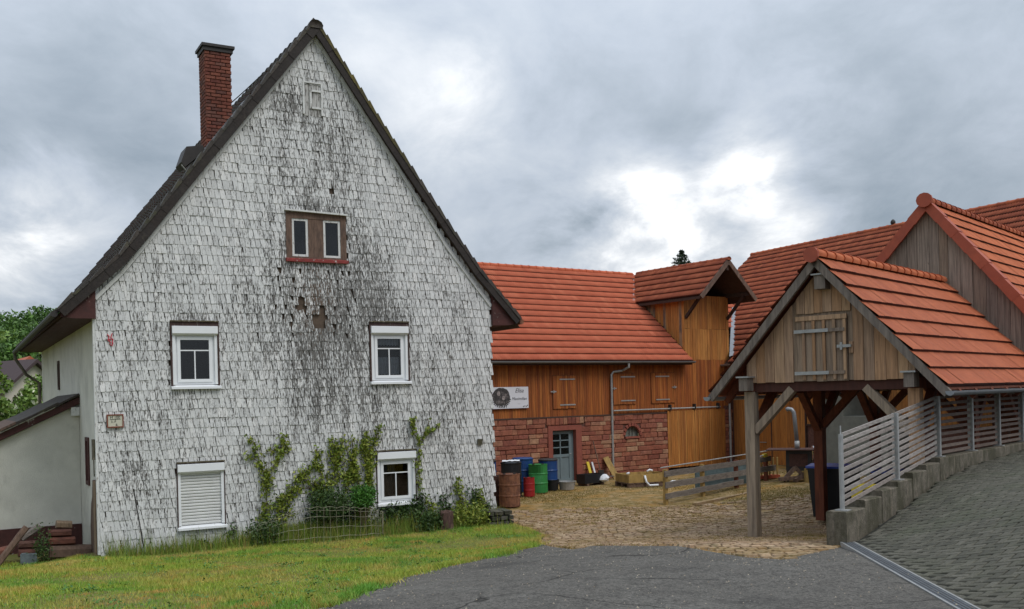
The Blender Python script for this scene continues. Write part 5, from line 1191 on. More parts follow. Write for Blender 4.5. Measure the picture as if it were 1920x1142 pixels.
for i in range(6):
    for k in range(10):
        a = 2*PI*k/10; r_ = (.19*math.sin(PI*(i+.4)/6.2))*random.uniform(.8, 1.15); vs.append((2.98+r_*math.cos(a), 33.05+r_*math.sin(a), gz(2.98, 33)+.05+.055*i+random.uniform(-.015, .015)))
mb.add(vs, [(i*10+k, i*10+(k+1) % 10, (i+1)*10+(k+1) % 10, (i+1)*10+k) for i in range(5) for k in range(10)]+[tuple(50+k for k in range(10))]); mb.build('body', m_white, sk)
# rubble and planks along the wall foot
for q, (s_, L_) in enumerate(((2.45, .9), (2.3, .7), (1.1, .5))):
    t_ = thing('scrap_board', ('grey scrap board lying under the downpipe', 'split grey board on the ground right of the leaning board', 'short scrap board beside the crate')[q], 'board', TF(AF, s_, -.6, 0))
    mb = MB(AF); mb.beam((s_, -.45-.12*q, .05+.03*q), (s_+L_, -.55-.1*q, .06+.03*q), .12, .035); mb.build('plank', m_rail, t_)
# yellow formwork box on a pallet
x, y = 4.1, 32.1; z = gz(x, y); PFm = Fr(x, y, 20)
pal = thing('pallet', 'low wooden pallet under the yellow box', 'pallet', TW(x, y, z, 20))
for k in range(6): put('slat', m_oldwood, PFm, -.72+k*.24, -.72+k*.24+.19, -.5, .5, z+.11, z+.135, pal)
for a in (-.48, -.05, .38): put('skid', m_oldwood, PFm, -.72, .68, a, a+.1, z+.0, z+.11, pal)
yb = thing('formwork_box', 'shallow yellow board box with white fittings lying on a pallet', 'box', TW(x, y, z+.14, 20))
for a, b, c, e in ((-.7, .68, -.48, -.44), (-.7, .68, .44, .48), (-.7, -.66, -.44, .44), (.64, .68, -.44, .44)): put('side', m_yel, PFm, a, b, c, e, z+.14, z+.40, yb)
put('bottom', m_yel, PFm, -.66, .64, -.44, .44, z+.14, z+.16, yb)
for q, pts in enumerate(([(-.15, -.5, z+.36), (-.12, -.54, z+.16), (-.05, -.62, z+.05), (.25, -.64, z+.05)], [(.35, .3, z+.41), (.45, .32, z+.46), (.55, .3, z+.43)], [(.7, -.52, z+.08), (.8, -.55, z+.13), (.95, -.55, z+.12)], [(-.62, -.2, z+.42), (-.5, -.1, z+.43)])):
    t_ = thing('plastic_pipe', ('bent white pipe hanging over the front of the yellow box', 'white pipe elbow on the far rim of the yellow box', 'white pipe piece on the ground right of the pallet', 'white fitting on the left rim of the yellow box')[q], 'pipe', Matrix.Translation(PFm.w(*pts[0])))
    mb = MB(PFm); mb.tube(pts, .035, 8); mb.build('tube', m_white, t_, smooth=True)
# ================================================================== PLANK RAILING IN THE YARD
p0, p1 = Vector((4.03, 26.7, 0)), Vector((8.05, 31.3, 0)); dv = (p1-p0); Lr = dv.length; RF = Fr(p0.x, p0.y, math.degrees(math.atan2(dv.y, dv.x)))
rl_ = thing('plank_railing', 'low railing of old grey planks on orange-brown posts in the cobbled yard', 'railing', TF(RF, 0, 0, 0))
for s_ in (.12, 2.05, 4.0, 5.9):
    q = RF.w(s_, .06, 0); mb = MB(RF); mb.box(s_-.05, s_+.05, .02, .12, gz(q.x, q.y)-.03, .92); mb.build('post', m_yel if s_ < 3 else m_beamR, rl_)
for a, b, z0_, z1_, h_ in ((-.02, Lr, .80, .84, .155), (.02, Lr+.3, .50, .53, .165), (.02, 4.3, .20, .26, .15)):
    mb = MB(RF); N = 8; 
    for i in range(N):
        ta, tb = i/N, (i+1)/N; za, zb_ = z0_+(z1_-z0_)*ta+.008*math.sin(i*2.3), z0_+(z1_-z0_)*tb+.008*math.sin((i+1)*2.3)
        mb.beam((a+(b-a)*ta, 0, za), (a+(b-a)*tb, 0, zb_), .035, h_)
    mb.build('plank', m_rail, rl_)
mb = MB(RF); mb.tube([(-.2, .0, .985), (Lr+.6, .1, 1.08)], .018, 6); mb.build('top_pipe', m_zincm, rl_)
tb_ = thing('blue_grey_tarp', 'blue-grey panel standing behind the plank railing', 'panel', TF(RF, 3.2, .4, 0))
mb = MB(RF); mb.box(2.2, 5.2, .35, .40, .12, .72); mb.build('sheet', mat('blue_grey_sheet', [(.12, .165, .17)], .8, 4, .2), tb_)
put('frame_strip', m_rail, RF, 2.2, 5.2, .34, .41, .70, .76, tb_)
kb = thing('kerb_beam', 'weathered timber lying on the cobbles in front of the railing', 'timber', TW(6.0, 28.2, 0))
mb = MB(); mb.beam((4.7, 26.2, .03), (7.0, 28.9, .045), .12, .07, world=True); mb.build('beam', m_cobble, kb)
yt = thing('yellow_clamp', 'yellow tool lying on the end of the plank railing', 'tool', Matrix.Translation(RF.w(5.75, .0, .95)))
mb = MB(RF); mb.box(5.62, 5.86, -.03, .05, .90, 1.0); mb.build('body', m_yelp, yt); mb = MB(RF); mb.tube([(5.3, 0, .93), (5.7, 0, .97)], .02, 6); mb.build('arm', m_zincm, yt)
# stove with flue on a flat top
x, y = 8.75, 30.6; zg = gz(x, y); STF = Fr(x, y, -20)
st = thing('outdoor_stove', 'black steel stove with a wide flat top and a bent silver flue', 'stove', TW(x, y, zg, -20))
mb = MB(STF); mb.box(-.38, .36, -.3, .3, zg+.32, 1.13); mb.build('firebox', m_iron, st)
mb = MB(STF); mb.box(-.95, .72, -.5, .5, 1.13, 1.16); mb.build('top_plate', m_dkrust, st)
mb = MB(STF); mb.tube([(-.06, 0, 1.16), (-.06, 0, 1.4)], .078, 12); mb.build('flue_collar', m_zincm, st, smooth=True)
mb = MB(STF); mb.tube([(-.06, 0, 1.3), (-.12, 0, 2.15), (-.14, 0, 2.28), (-.2, 0, 2.36), (-.3, 0, 2.38), (-.36, 0, 2.35)], .065, 12); mb.build('flue_pipe', m_lead, st, smooth=True)
for a, b in ((-.34, -.26), (.32, -.26), (-.34, .26), (.32, .26)): mb = MB(STF); mb.box(a-.03, a+.03, b-.03, b+.03, zg-.01, zg+.32); mb.build('leg', m_iron, st)
mb = MB(STF); mb.box(-.28, .26, -.325, -.3, zg+.45, 1.02); mb.tube([(.2, -.33, .8), (.2, -.38, .8), (.2, -.38, .65)], .012, 5); mb.build('door', m_dkrust, st)
x, y = 9.55, 31.0
kg = thing('steel_keg', 'shiny steel keg beside the black stove', 'keg', TW(x, y, .95))
tbk = thing('keg_table', 'low dark bench carrying the steel keg', 'bench', TW(x, y, gz(x, y)))
z = gz(x, y); TFm = Fr(x, y, -20); mb = MB(TFm); mb.box(-.5, .45, -.3, .3, z+.42, z+.47); mb.build('top', m_dkrust, tbk)
for a, b in ((-.44, -.25), (.4, -.25), (-.44, .25), (.4, .25)): mb = MB(TFm); mb.box(a-.03, a+.03, b-.03, b+.03, z, z+.42); mb.build('leg', m_iron, tbk)
mb = MB(); mb.lathe((x-.1, y, z+.48), [(.18, 0), (.2, .02), (.2, .14), (.21, .15), (.21, .17), (.2, .18), (.2, .38), (.21, .39), (.21, .41), (.2, .42), (.2, .54), (.17, .56), (.02, .5)], 20); mb.build('body', m_steel, kg, smooth=True)
mb = MB(); mb.lathe((x-.1, y, z+1.0), [(.03, 0), (.03, .06), (.01, .06)], 8); mb.build('valve', m_iron, kg)
# slatted crate, trestle, chopping block
x, y = 8.0, 31.6; z = gz(x, y); KF = Fr(x, y, 30)
cr1 = thing('slatted_crate', 'small orange-brown crate with upright slats leaning below the railing', 'crate', TW(x, y, z))
for k in range(5): put('slat', m_yel, KF, -.36+k*.17, -.36+k*.17+.05, -.12-.0*k, -.09, z+.12, z+.68, cr1)
put('rail', m_verge, KF, -.40, .42, -.14, .16, z+.02, z+.12, cr1); put('rail', m_oldwood, KF, -.40, .42, .08, .12, z+.36, z+.42, cr1)
x, y = 8.5, 30.3; z = gz(x, y)
tr_ = thing('timber_trestle', 'dark broken trestle lying between the crate and the chopping block', 'trestle', TW(x, y, z))
for a, b in (((x-.35, y, z+.03), (x+.02, y, z+.42)), ((x+.02, y+.05, z+.45), (x+.38, y, z+.03)), ((x-.5, y-.1, z+.09), (x+.2, y-.1, z+.12)), ((x-.05, y-.2, z+.05), (x+.35, y+.2, z+.2))): mb = MB(); mb.beam(a, b, .12, .11, world=True); mb.build('timber', m_oldwood, tr_)
x, y = 9.0, 30.2; z = gz(x, y)
cb = thing('chopping_block', 'round tan chopping block left of the black bin', 'tree stump', TW(x, y, z))
mb = MB(); mb.lathe((x, y, z-.02), [(.25, 0), (.24, .2), (.23, .40), (.22, .41), (.01, .41)], 14); mb.build('block', m_yel, cb)
# green-grey rendered wall behind the shed posts with its own pipe
gw = thing('rendered_pier', 'green-grey rendered wall stub behind the shed with a bent downpipe', 'wall', TF(BF, 6, -.6, 0))
mb = MB(BF); mb.box(5.75, 6.75, -1.0, -.02, 0, 3.6); mb.build('pier', m_concG, gw); mb = MB(BF); mb.box(6.76, 8.6, -1.02, -.02, 0, 2.05); mb.build('low_wall', m_concG, gw)
mb = MB(BF); mb.tube([(6.75, -1.3, 3.65), (6.78, -1.3, 3.35), (6.62, -1.25, 3.12), (6.0, -1.15, 2.75), (5.7, -1.1, 2.5), (5.62, -1.1, 2.3), (5.62, -1.1, .1)], .06, 10); mb.build('downpipe', m_concG, gw, smooth=True)
# bins
def wheelie(label, s_, d_, ang, w, dp, h, zb_):
    p = SF.w(s_, d_, zb_); F_ = Fr(p.x, p.y, SF.deg+ang); t_ = thing('wheeled_bin', label, 'rubbish bin', TW(p.x, p.y, zb_, SF.deg+ang), 'black bins under the shed')
    a, b = w/2, dp/2; k = .82
    vs = [(sx*a*k, sy*b*k, zb_+.04) for sx, sy in ((-1, -1), (1, -1), (1, 1), (-1, 1))]+[(sx*a, sy*b, zb_+h-.06) for sx, sy in ((-1, -1), (1, -1), (1, 1), (-1, 1))]
    mb = MB(F_); mb.L(vs, [(3, 2, 1, 0), (4, 5, 6, 7)]+[(i, (i+1) % 4, 4+(i+1) % 4, 4+i) for i in range(4)]); mb.build('body', m_blk, t_)
    mb = MB(F_); mb.box(-a-.02, a+.02, -b-.02, b+.02, zb_+h-.07, zb_+h-.035); mb.build('rim', m_blk, t_)
    mb = MB(F_); mb.prism([(-b-.04, zb_+h-.03), (-b-.03, zb_+h+.01), (0, zb_+h+.05), (b+.02, zb_+h+.03), (b+.02, zb_+h-.03)], -a-.03, a+.03, 's'); mb.build('lid', m_bluelid, t_)
    mb = MB(F_); mb.tube([(-a+.05, b+.06, zb_+h-.06), (a-.05, b+.06, zb_+h-.06)], .018, 6); mb.build('handle', m_blk, t_)
    for sx in (-1, 1):
        mb = MB(F_); mb.tube([(sx*(a*.8), b*.8, zb_+.1), (sx*(a*.8+.06), b*.8, zb_+.1)], .1, 12); mb.build('wheel', m_blk, t_)
zb_ = .2
wheelie('large black bin with a blue lid standing behind the red-brown shed post', .02, 3.62, 6, .92, .72, 1.12, zb_)
wheelie('black bin with a blue lid half hidden behind the slat fence', 1.5, 3.2, -5, .62, .72, 1.07, .22)
# yellow bag seen under the fence
yb_ = thing('yellow_sack', 'bright yellow sack on the ground behind the slat fence', 'sack', Matrix.Translation(SF.w(2.75, -1.2, .9)))
mb = MB(SF); mb.box(2.55, 2.95, -1.5, -1.0, .55, 1.42); mb.build('body', m_yelp, yb_)
pd = thing('stone_plinth', 'low stone plinth hidden behind the retaining wall', 'plinth', Matrix.Translation(SF.w(2.7, -1.2, .3)))
mb = MB(SF); mb.box(2.45, 3.0, -1.6, -.9, .1, .55); mb.build('block', m_conc, pd)
# ================================================================== TIMBER PILE LEFT OF THE HOUSE
def tpos(px, py, d): # house-frame d plane
    r = ray(px, py); n = HF.v; t_ = (HF.O+n*d).dot(n)/(r.dot(n)); return Vector((r.x*t_, t_, EYE+r.z*t_))
def old_beam(label, a, b, w, h, m_, d, name='old_beam'):
    pa, pb = tpos(a[0], a[1], d), tpos(b[0], b[1], d); c = (pa+pb)/2
    t_ = thing(name, label, 'timber', Matrix.Translation(c), 'salvaged timbers heaped left of the white house')
    mb = MB(); L_ = (pb-pa).length; pts = [pa+(pb-pa)*(i/4) for i in range(5)]
    vs = []
    tt = (pb-pa).normalized(); xx = tt.cross(Vector((0, 0, 1))).normalized() if abs(tt.z) < .9 else Vector((1, 0, 0)); yy = xx.cross(tt)
    for p_ in pts:
        for k in range(8):
            a_ = 2*PI*k/8+PI/8; q = 1.15 if k % 2 else 1.12; vs.append(p_+xx*w/2*q*max(-.93, min(.93, 1.3*math.cos(a_)))*random.uniform(.94, 1.04)+yy*h/2*q*max(-.93, min(.93, 1.3*math.sin(a_)))*random.uniform(.94, 1.04))
    mb.add(vs, [(i*8+k, i*8+(k+1) % 8, (i+1)*8+(k+1) % 8, (i+1)*8+k) for i in range(4) for k in range(8)]+[tuple(range(8))[::-1], tuple(32+k for k in range(8))]); mb.build('timber', m_, t_)
old_beam('thick dark squared beam at the bottom of the timber heap', (92, 1036), (170, 1034), .3, .27, m_oldwood, 1.4)
old_beam('upper red-brown beam of the pair stacked on the dark squared beam', (91, 1000), (133, 998), .26, .13, m_beamX, 1.5)
old_beam('lower red-brown beam of the pair stacked on the dark squared beam', (89, 1015), (140, 1013), .28, .15, m_beamX, 1.45)
old_beam('short sawn tan block on top of the timber heap', (105, 983), (134, 984), .3, .15, m_rawwood, 1.7)
old_beam('orange-red beam lying left of the ivy in the heap', (34, 1022), (72, 1020), .26, .13, m_beamX, 1.6)
old_beam('dark beam end under the orange-red beam', (34, 1037), (70, 1036), .26, .14, m_beamX, 1.5)
old_beam('long grey post leaning on the heap, nearer the photo edge', (-6, 1060), (50, 988), .12, .12, m_oldwood, 1.2)
old_beam('grey post end leaning behind the long post', (40, 1010), (76, 986), .13, .13, m_rail, 1.9)
old_beam('low rotten beam at the far left edge of the heap', (-20, 1040), (22, 1030), .3, .16, m_beamX, 1.7)
cb2 = thing('grey_block', 'blue-grey concrete block at the foot of the timber heap', 'block', Matrix.Translation(tpos(56, 1048, 1.3)))
c = tpos(54, 1046, 1.3); BFm = Fr(c.x, c.y, 25); mb = MB(BFm); mb.box(-.15, .15, -.12, .12, c.z-.12, c.z+.08); mb.box(-.13, -.02, -.09, .09, c.z+.08, c.z+.10); mb.build('block', mat('blue_grey_concrete', [(.11, .135, .14)], .9, 9, .3), cb2)
for q, (px_, py_, r_) in enumerate(((177, 1046, .11), (160, 1049, .07), (118, 1052, .06))):
    c = tpos(px_, py_, .7-.0*q); t_ = thing('fieldstone', ('pale fieldstone on the grass at the house corner', 'dark pointed stone left of the pale fieldstone', 'small stone at the foot of the dark beam')[q], 'stone', Matrix.Translation(c))
    mb = MB(); mb.lathe(tuple(c-Vector((0, 0, r_*.6))), [(r_*.9, 0), (r_*1.2, r_*.35), (r_*.9, r_*.8), (r_*.3, r_)], 9, .7)
    for v in mb.v: v += Vector((random.uniform(-.015, .015),)*3)
    mb.build('stone', m_conc, t_)
stk = thing('iron_stake', 'thin black iron rod leaning in the grass before the white shingles', 'rod', Matrix.Translation(HF.w(.76, -.35, gz(*HF.w(.76, -.35, 0)[:2]))))
mb = MB(HF); mb.tube([(.77, -.36, -.05), (.59, -.26, 1.33)], .013, 6); mb.build('rod', m_iron, stk)
mb = MB(HF); mb.tube([(.592, -.262, 1.31), (.585, -.258, 1.36)], .017, 6); mb.build('rod_tip', m_iron, stk)
# stump and stacked stones by the wall
c = HF.w(7.18, -.55, 0); zg = gz(c.x, c.y)
sm = thing('tree_stump', 'weathered grey-brown stump among the weeds by the white house', 'tree stump', Matrix.Translation((c.x, c.y, zg)))
mb = MB(); mb.lathe((c.x, c.y, zg-.03), [(.19, 0), (.165, .15), (.16, .42), (.13, .44), (.01, .42)], 12)
for v in mb.v: v += Vector((random.uniform(-.02, .02), random.uniform(-.02, .02), random.uniform(-.02, .02)))
mb.build('wood', m_stump, sm)
sp2 = thing('stone_stack', 'small dark mossy stack of stones at the right corner of the white house', 'stone stack', Matrix.Translation(HF.w(8.5, -.5, 0)))
dstone = stone_variants(mat('dark_mossy_stone', [(.065, .062, .05), (.085, .08, .065), (.05, .05, .035), (.10, .09, .07)], .95, 14, .4, .5), 4, .1, 'stone')
for r_ in range(4):
    s_ = 8.28-.04*r_
    s_ = 8.26+(r_ % 2)*-.06
    while s_ < 8.80:
        L_ = random.uniform(.14, .26); e_ = min(s_+L_, 8.86); q = HF.w(s_, -.45, 0)
        link('stone', random.choice(dstone), basis(HF.w(s_, -.22, -.12+r_*.12), HF.u*(e_-s_-.01), -HF.v*.5, Vector((0, 0, .112))), sp2); s_ = e_
# ================================================================== WIRE MESH
wm_ = thing('wire_mesh', 'bent garden wire mesh standing crookedly in the weeds by the white wall', 'wire fence', Matrix.Translation(HF.w(4.6, -.7, 0)))
wl = [(2.9, -.55), (3.3, -.75), (3.7, -.85), (4.3, -.80), (4.9, -.75), (5.4, -.72), (5.62, -.62), (5.72, -.45), (5.76, -.30)]
def wl_at(t): 
    i = min(len(wl)-2, int(t*(len(wl)-1))); f_ = t*(len(wl)-1)-i; a, b = wl[i], wl[i+1]; return a[0]+(b[0]-a[0])*f_, a[1]+(b[1]-a[1])*f_
def topz(t): return .62+.12*math.sin(t*5)-.35*max(0, .28-t)*2
for k in range(34):
    t = k/33; s_, d_ = wl_at(t); q = HF.w(s_, d_, 0); zg = gz(q.x, q.y); lean = (.35-t)*.8 if t < .35 else 0
    mb = MB(HF); mb.tube([(s_+.02*math.sin(k), d_, zg-.02), (s_-.0+lean*.1, d_, zg+.3), (s_-lean*.2, d_+.02*math.sin(k*2), zg+topz(t))], .0035, 4); mb.build('upright_wire', m_wire, wm_)
for fz in (.14, .42, .72, .90):
    pts = []
    for k in range(34): t = k/33; s_, d_ = wl_at(t); q = HF.w(s_, d_, 0); pts.append((s_, d_-.004, gz(q.x, q.y)+topz(t)*fz+.01*math.sin(k*1.3)))
    mb = MB(HF); mb.tube(pts, .0035, 4); mb.build('cross_wire', m_wire, wm_)
pts = []
for k in range(100): t = k/99; s_, d_ = wl_at(t); q = HF.w(s_, d_, 0); pts.append((s_, d_-.004, gz(q.x, q.y)+topz(t)-.03+.035*abs(math.sin(k*PI/6))))
mb = MB(HF); mb.tube(pts, .004, 4); mb.build('scalloped_top_wire', m_wire, wm_)
# ================================================================== CREEPERS
def creeper(label, paths, dens, spread, m_=m_ivy, leaf=.042):
    dens *= 1.6
    s_, z_ = paths[0][0]; t_ = thing('climbing_creeper', label, 'climbing plant', Matrix.Translation(HF.w(s_, -.08, max(0, z_))))
    P = []; mb = MB(HF)
    for path in paths:
        pts = []
        for (a, b), (c, e) in zip(path, path[1:]):
            L_ = math.hypot(c-a, e-b); n = max(2, int(L_/.08))
            for i in range(n):
                f_ = i/n; x_, y_ = a+(c-a)*f_+random.gauss(0, .018), b+(e-b)*f_; pts.append((x_, -.045-random.random()*.02, y_))
                w_ = spread*(1.1-.5*min(1, y_/2.6)); k_ = int(dens*random.uniform(.1, 1.9)*(1.0 if y_ < 1.6 else .75))
                for _ in range(k_): P.append(HF.w(x_+random.gauss(0, w_), -.05-abs(random.gauss(0, .05)), y_+random.gauss(0, w_*.9)))
        if len(pts) > 1: mb.tube(pts, .009, 4)
    mb.build('stem', m_vine, t_)
    leafcloud('foliage', P, leaf, m_, t_)
creeper('yellow-green creeper nearest the shuttered window, branching at the top like antlers', [[(3.15, .0), (3.25, .7), (3.3, 1.3), (3.15, 1.7), (2.85, 1.95)], [(3.25, 1.3), (3.4, 1.6), (3.6, 1.9), (3.62, 2.35)], [(3.15, 1.7), (3.05, 2.15), (2.85, 2.3)], [(3.45, 0), (3.5, .6), (3.55, 1.0)], [(3.3, 1.95), (3.6, 2.02), (3.85, 2.0)]], 13, .075)
creeper('thick creeper climbing above the wire mesh in the middle of the wall', [[(4.45, 0), (4.45, .8), (4.5, 1.3), (4.35, 1.75), (4.4, 2.05)], [(4.5, .8), (4.75, 1.3), (4.85, 1.75), (5.0, 2.2)], [(4.45, 1.1), (4.2, 1.25), (3.95, 1.45)], [(4.6, .5), (4.95, .9), (5.2, 1.5), (5.2, 2.2)], [(4.8, 1.6), (4.65, 1.95)], [(4.9, 1.75), (4.7, 2.2)]], 17, .085)
creeper('tall creeper hugging the left edge of the lower right window', [[(5.45, 0), (5.5, .8), (5.55, 1.4), (5.5, 1.9), (5.55, 2.3)], [(5.5, 1.6), (5.7, 2.0), (5.85, 2.45)], [(5.3, .4), (5.3, 1.0), (5.2, 1.5)], [(5.55, 1.1), (5.62, 1.6), (5.6, 2.0)], [(5.45, 1.9), (5.35, 2.2)]], 18, .07)
creeper('pale forked creeper tuft above and right of the lower window', [[(6.78, .9), (6.76, 1.5), (6.78, 1.95), (6.65, 2.3), (6.55, 2.6)], [(6.78, 1.95), (6.98, 2.2), (7.05, 2.6)], [(7.0, 2.22), (7.2, 2.3), (7.35, 2.42)], [(6.66, 2.3), (6.72, 2.62)]], 9, .045)
creeper('brownish creeper spreading below the sill of the lower right window', [[(5.8, .1), (5.9, .4), (6.2, .5)], [(6.3, .1), (6.4, .45), (6.7, .55)], [(6.6, .0), (6.75, .5), (6.78, .9)], [(5.8, .45), (6.6, .5)]], 20, .11, m_ivyd)
for q, (s_, h_) in enumerate(((7.0, .75), (7.35, .85), (7.75, 1.25), (8.1, .95), (8.3, .8), (8.5, .6))):
    creeper(('low green shoots just left of the stump', 'green shoots directly behind the stump', 'tallest green shoots between stump and house corner', 'second tallest shoots toward the house corner', 'bushy shoots just left of the stone stack', 'short shoots above the stone stack')[q], [[(s_, -.05), (s_+.03, h_*.5), (s_+.01, h_)], [(s_+.08, -.05), (s_+.12, h_*.6)]], 15, .075, m_ivyd if q % 2 else m_ivy)
creeper('tangled dark creeper filling the wall foot behind the wire mesh', [[(4.1, 0), (4.2, .5), (4.5, .8)], [(4.9, 0), (4.95, .5), (4.8, .8)], [(5.2, 0), (5.25, .6)], [(4.4, 0), (4.6, .5)], [(3.35, 0), (3.4, .5)]], 22, .13, m_ivyd)
creeper('loose bright creeper linking the stems between the two lower windows', [[(3.6, .1), (3.7, .9), (3.95, 1.4), (4.3, 1.6)], [(4.6, 1.0), (4.9, 1.35), (5.3, 1.45)], [(3.5, .9), (3.9, 1.1), (4.4, 1.15)], [(5.0, 1.6), (5.3, 1.95)]], 11, .09)
creeper('small creeper at the right foot of the shuttered window', [[(2.5, -.05), (2.48, .25), (2.55, .5)], [(1.9, 0), (1.95, .3)], [(2.0, -.05), (2.45, .1)]], 9, .05, m_ivyd)
def bush(label, s_, d_, z_, r_, m_, n=1600, leaf=.03, flat=.85, name='shrub'):
    c = HF.w(s_, d_, z_); t_ = thing(name, label, 'bush', Matrix.Translation((c.x, c.y, gz(c.x, c.y))))
    mb = MB(); 
    for k in range(7): a = k*.9; mb.tube([(c.x, c.y, gz(c.x, c.y)), (c.x+r_*.5*math.cos(a), c.y+r_*.5*math.sin(a), c.z)], .008, 4)
    mb.build('stem', m_vine, t_)
    g_ = rng.normal(size=(n, 3)); g_ /= np.linalg.norm(g_, axis=1)[:, None]; rr = r_*(.55+.45*rng.random(n)**.5)*(1+.18*np.sin(g_[:, 0]*5+g_[:, 2]*4))
    lob = np.array([[r_*.45*math.cos(k*2.4), r_*.45*math.sin(k*2.4), r_*.4*math.sin(k*1.7)] for k in range(9)]); rr = rr*.72; P = g_*rr[:, None]*np.array([1, 1, flat])*(.6+.6*rng.random((n, 1)))+np.array(c)+lob[rng.integers(0, 9, n)]; leafcloud('foliage', P, leaf, m_, t_)
bush('round bright green bush tucked under the lower right window', 5.30, -.33, .86, .28, m_box, 2200)
bush('dark green bush behind the wire mesh', 4.50, -.35, .75, .44, m_ivyd, 3200)
bush('low dark leafy bush at the left foot of the creepers', 3.1, -.45, .25, .35, m_ivyd, 1400, .035)
bush('low weeds bush beside the stump', 6.75, -.5, .2, .33, m_ivyd, 1400, .035)
bush('grassy bush between the stump and the stone stack', 7.85, -.5, .22, .42, m_ivy, 1700, .035, .8)
# ivy in the timber heap
c = tpos(80, 1035, 1.25); iv = thing('ivy_clump', 'dark ivy clump growing through the timber heap', 'ivy', Matrix.Translation(c))
P = np.array(c)+rng.normal(size=(600, 3))*np.array([.09, .1, .24]); leafcloud('foliage', P, .03, m_ivyd, iv)
mb = MB(); mb.tube([c+Vector((0, 0, -.3)), c+Vector((.03, 0, .35))], .01, 5, world=True); mb.build('stem', m_vine, iv)
# ================================================================== GRASS
def pts_in(poly, n, x0, x1, y0, y1):
    out = []
    X = rng.uniform(x0, x1, n); Y = y0+(y1-y0)*rng.random(n)
    for x_, y_ in zip(X, Y):
        if inpoly(poly, x_, y_) and inview((x_, y_, gz(x_, y_)), 12): out.append((x_, y_, gz(x_, y_)-.01))
    return np.array(out)
lawn_poly = lawn_edge[::-1]+[(0.6, 20.5), (0.3, 22.4), tuple(HF.w(8.9, -.1, 0)[:2]), tuple(HF.w(-.2, -.05, 0)[:2]), tuple(HF.w(-.3, 1.2, 0)[:2]), (-16, 19), (-16, 6), (-2.9, 6)]
G = pts_in(lawn_poly, 340000, -13, 1.0, 9, 24.5)
patch = np.sin(G[:, 0]*1.7+np.sin(G[:, 1]*1.1))*np.cos(G[:, 1]*1.3+G[:, 0]*.6)
o = blades('grass', G, .055*(1+.45*patch)*(.5+.8*rng.random(len(G))), .010, m_grass, lean=1.0); tag(o, 'rough green and straw-coloured lawn grass in front of the white house', 'grass', kind='stuff')
# ragged lawn edge, lawn weeds, grit
E_ = []
for (a, b) in zip(lawn_edge, lawn_edge[1:]):
    L_ = math.hypot(b[0]-a[0], b[1]-a[1])
    for _ in range(int(L_*900)):
        f_ = random.random(); x_, y_ = a[0]+(b[0]-a[0])*f_, a[1]+(b[1]-a[1])*f_; w_ = .05+.10*abs(math.sin(x_*3.1)*math.cos(y_*2.3))
        x_ += random.gauss(.02, w_); y_ += random.gauss(0, w_); E_.append((x_, y_, gz(x_, y_)-.005))
o = blades('edge_grass', np.array(E_), .075, .012, m_grass, lean=1.1); tag(o, 'ragged grass creeping from the lawn onto the asphalt edge', 'grass', kind='stuff')
Wd = []
for _ in range(130):
    k = random.randrange(len(G)); c_ = G[k]; n_ = random.randint(12, 40); r_ = random.uniform(.04, .16)
    Wd.append(c_+rng.normal(size=(n_, 3))*np.array([r_, r_, .012])+np.array([0, 0, .04]))
o = leafcloud('lawn_weeds', np.concatenate(Wd), .022, m_box, None, up=2.0, kind='stuff'); tag(o, 'dark broad-leaved weeds scattered through the lawn', 'weeds')
gm = MB(); 
for _ in range(1500):
    if random.random() < .6:
        k = random.randrange(len(lawn_edge+yard_edge)); q = (lawn_edge+yard_edge)[k]; x_, y_ = q[0]+random.gauss(0, .35), q[1]+random.gauss(-.15, .25)
    else: x_, y_ = random.uniform(-2, 4.4), random.uniform(9, 16)
    z_ = gz(x_, y_)+.004; r_ = random.uniform(.004, .013); gm.cr = random.random()
    gm.add([(x_-r_, y_-r_, z_), (x_+r_, y_-r_*.6, z_), (x_, y_+r_, z_), (x_+r_*.1, y_, z_+r_*1.1)], [(0, 1, 3), (1, 2, 3), (2, 0, 3)])
gm.build('grit', mat('pale_grit', [(.30, .26, .2), (.18, .16, .13), (.38, .33, .25), (.12, .09, .06)], .9), M=Matrix.Identity(4)); tag(bpy.data.objects['grit'], 'loose grit along the edges of the asphalt lane', 'grit', kind='stuff')
# tall weeds at the foot of the wall
Wp = []
for _ in range(16000):
    s_ = random.choice((random.uniform(2.6, 8.8), random.uniform(.1, 8.8), random.uniform(3.0, 4.6))); d_ = -.05-abs(random.gauss(0, .28)); q = HF.w(s_, d_, 0)
    Wp.append((q.x, q.y, gz(q.x, q.y)-.02))
Wp = np.array(Wp); o = blades('tall_weeds', Wp, (.16+.42*rng.random(len(Wp))**2)*(1-.3*rng.random(len(Wp))), .013, m_weed, lean=.5); tag(o, 'tall weeds along the foot of the shingled wall', 'weeds', kind='stuff')
for nm, lab, (c0_, r0_, n_, h_) in (('moss_tufts', 'yellowish moss and grass tufts among the yard cobbles', (None, 0, 26000, .035)),):
    Y_ = []
    for _ in range(n_*3):
        x_, y_ = random.uniform(-1.2, 10), random.uniform(14, 34)
        if math.sin(x_*1.1+y_*.45)+math.sin(y_*.9-x_*.5)+random.gauss(0, .6) < .35: continue
        if inpoly(ypoly, x_, y_) or (y_ > 24 and x_ > 0): Y_.append((x_, y_, gz(x_, y_)))
        if len(Y_) > n_: break
    o = blades(nm, np.array(Y_), h_, .02, mat('straw_moss', [(.24, .17, .04), (.17, .13, .03), (.30, .21, .07), (.13, .12, .025)], .9), lean=1.2); tag(o, lab, 'moss', kind='stuff')
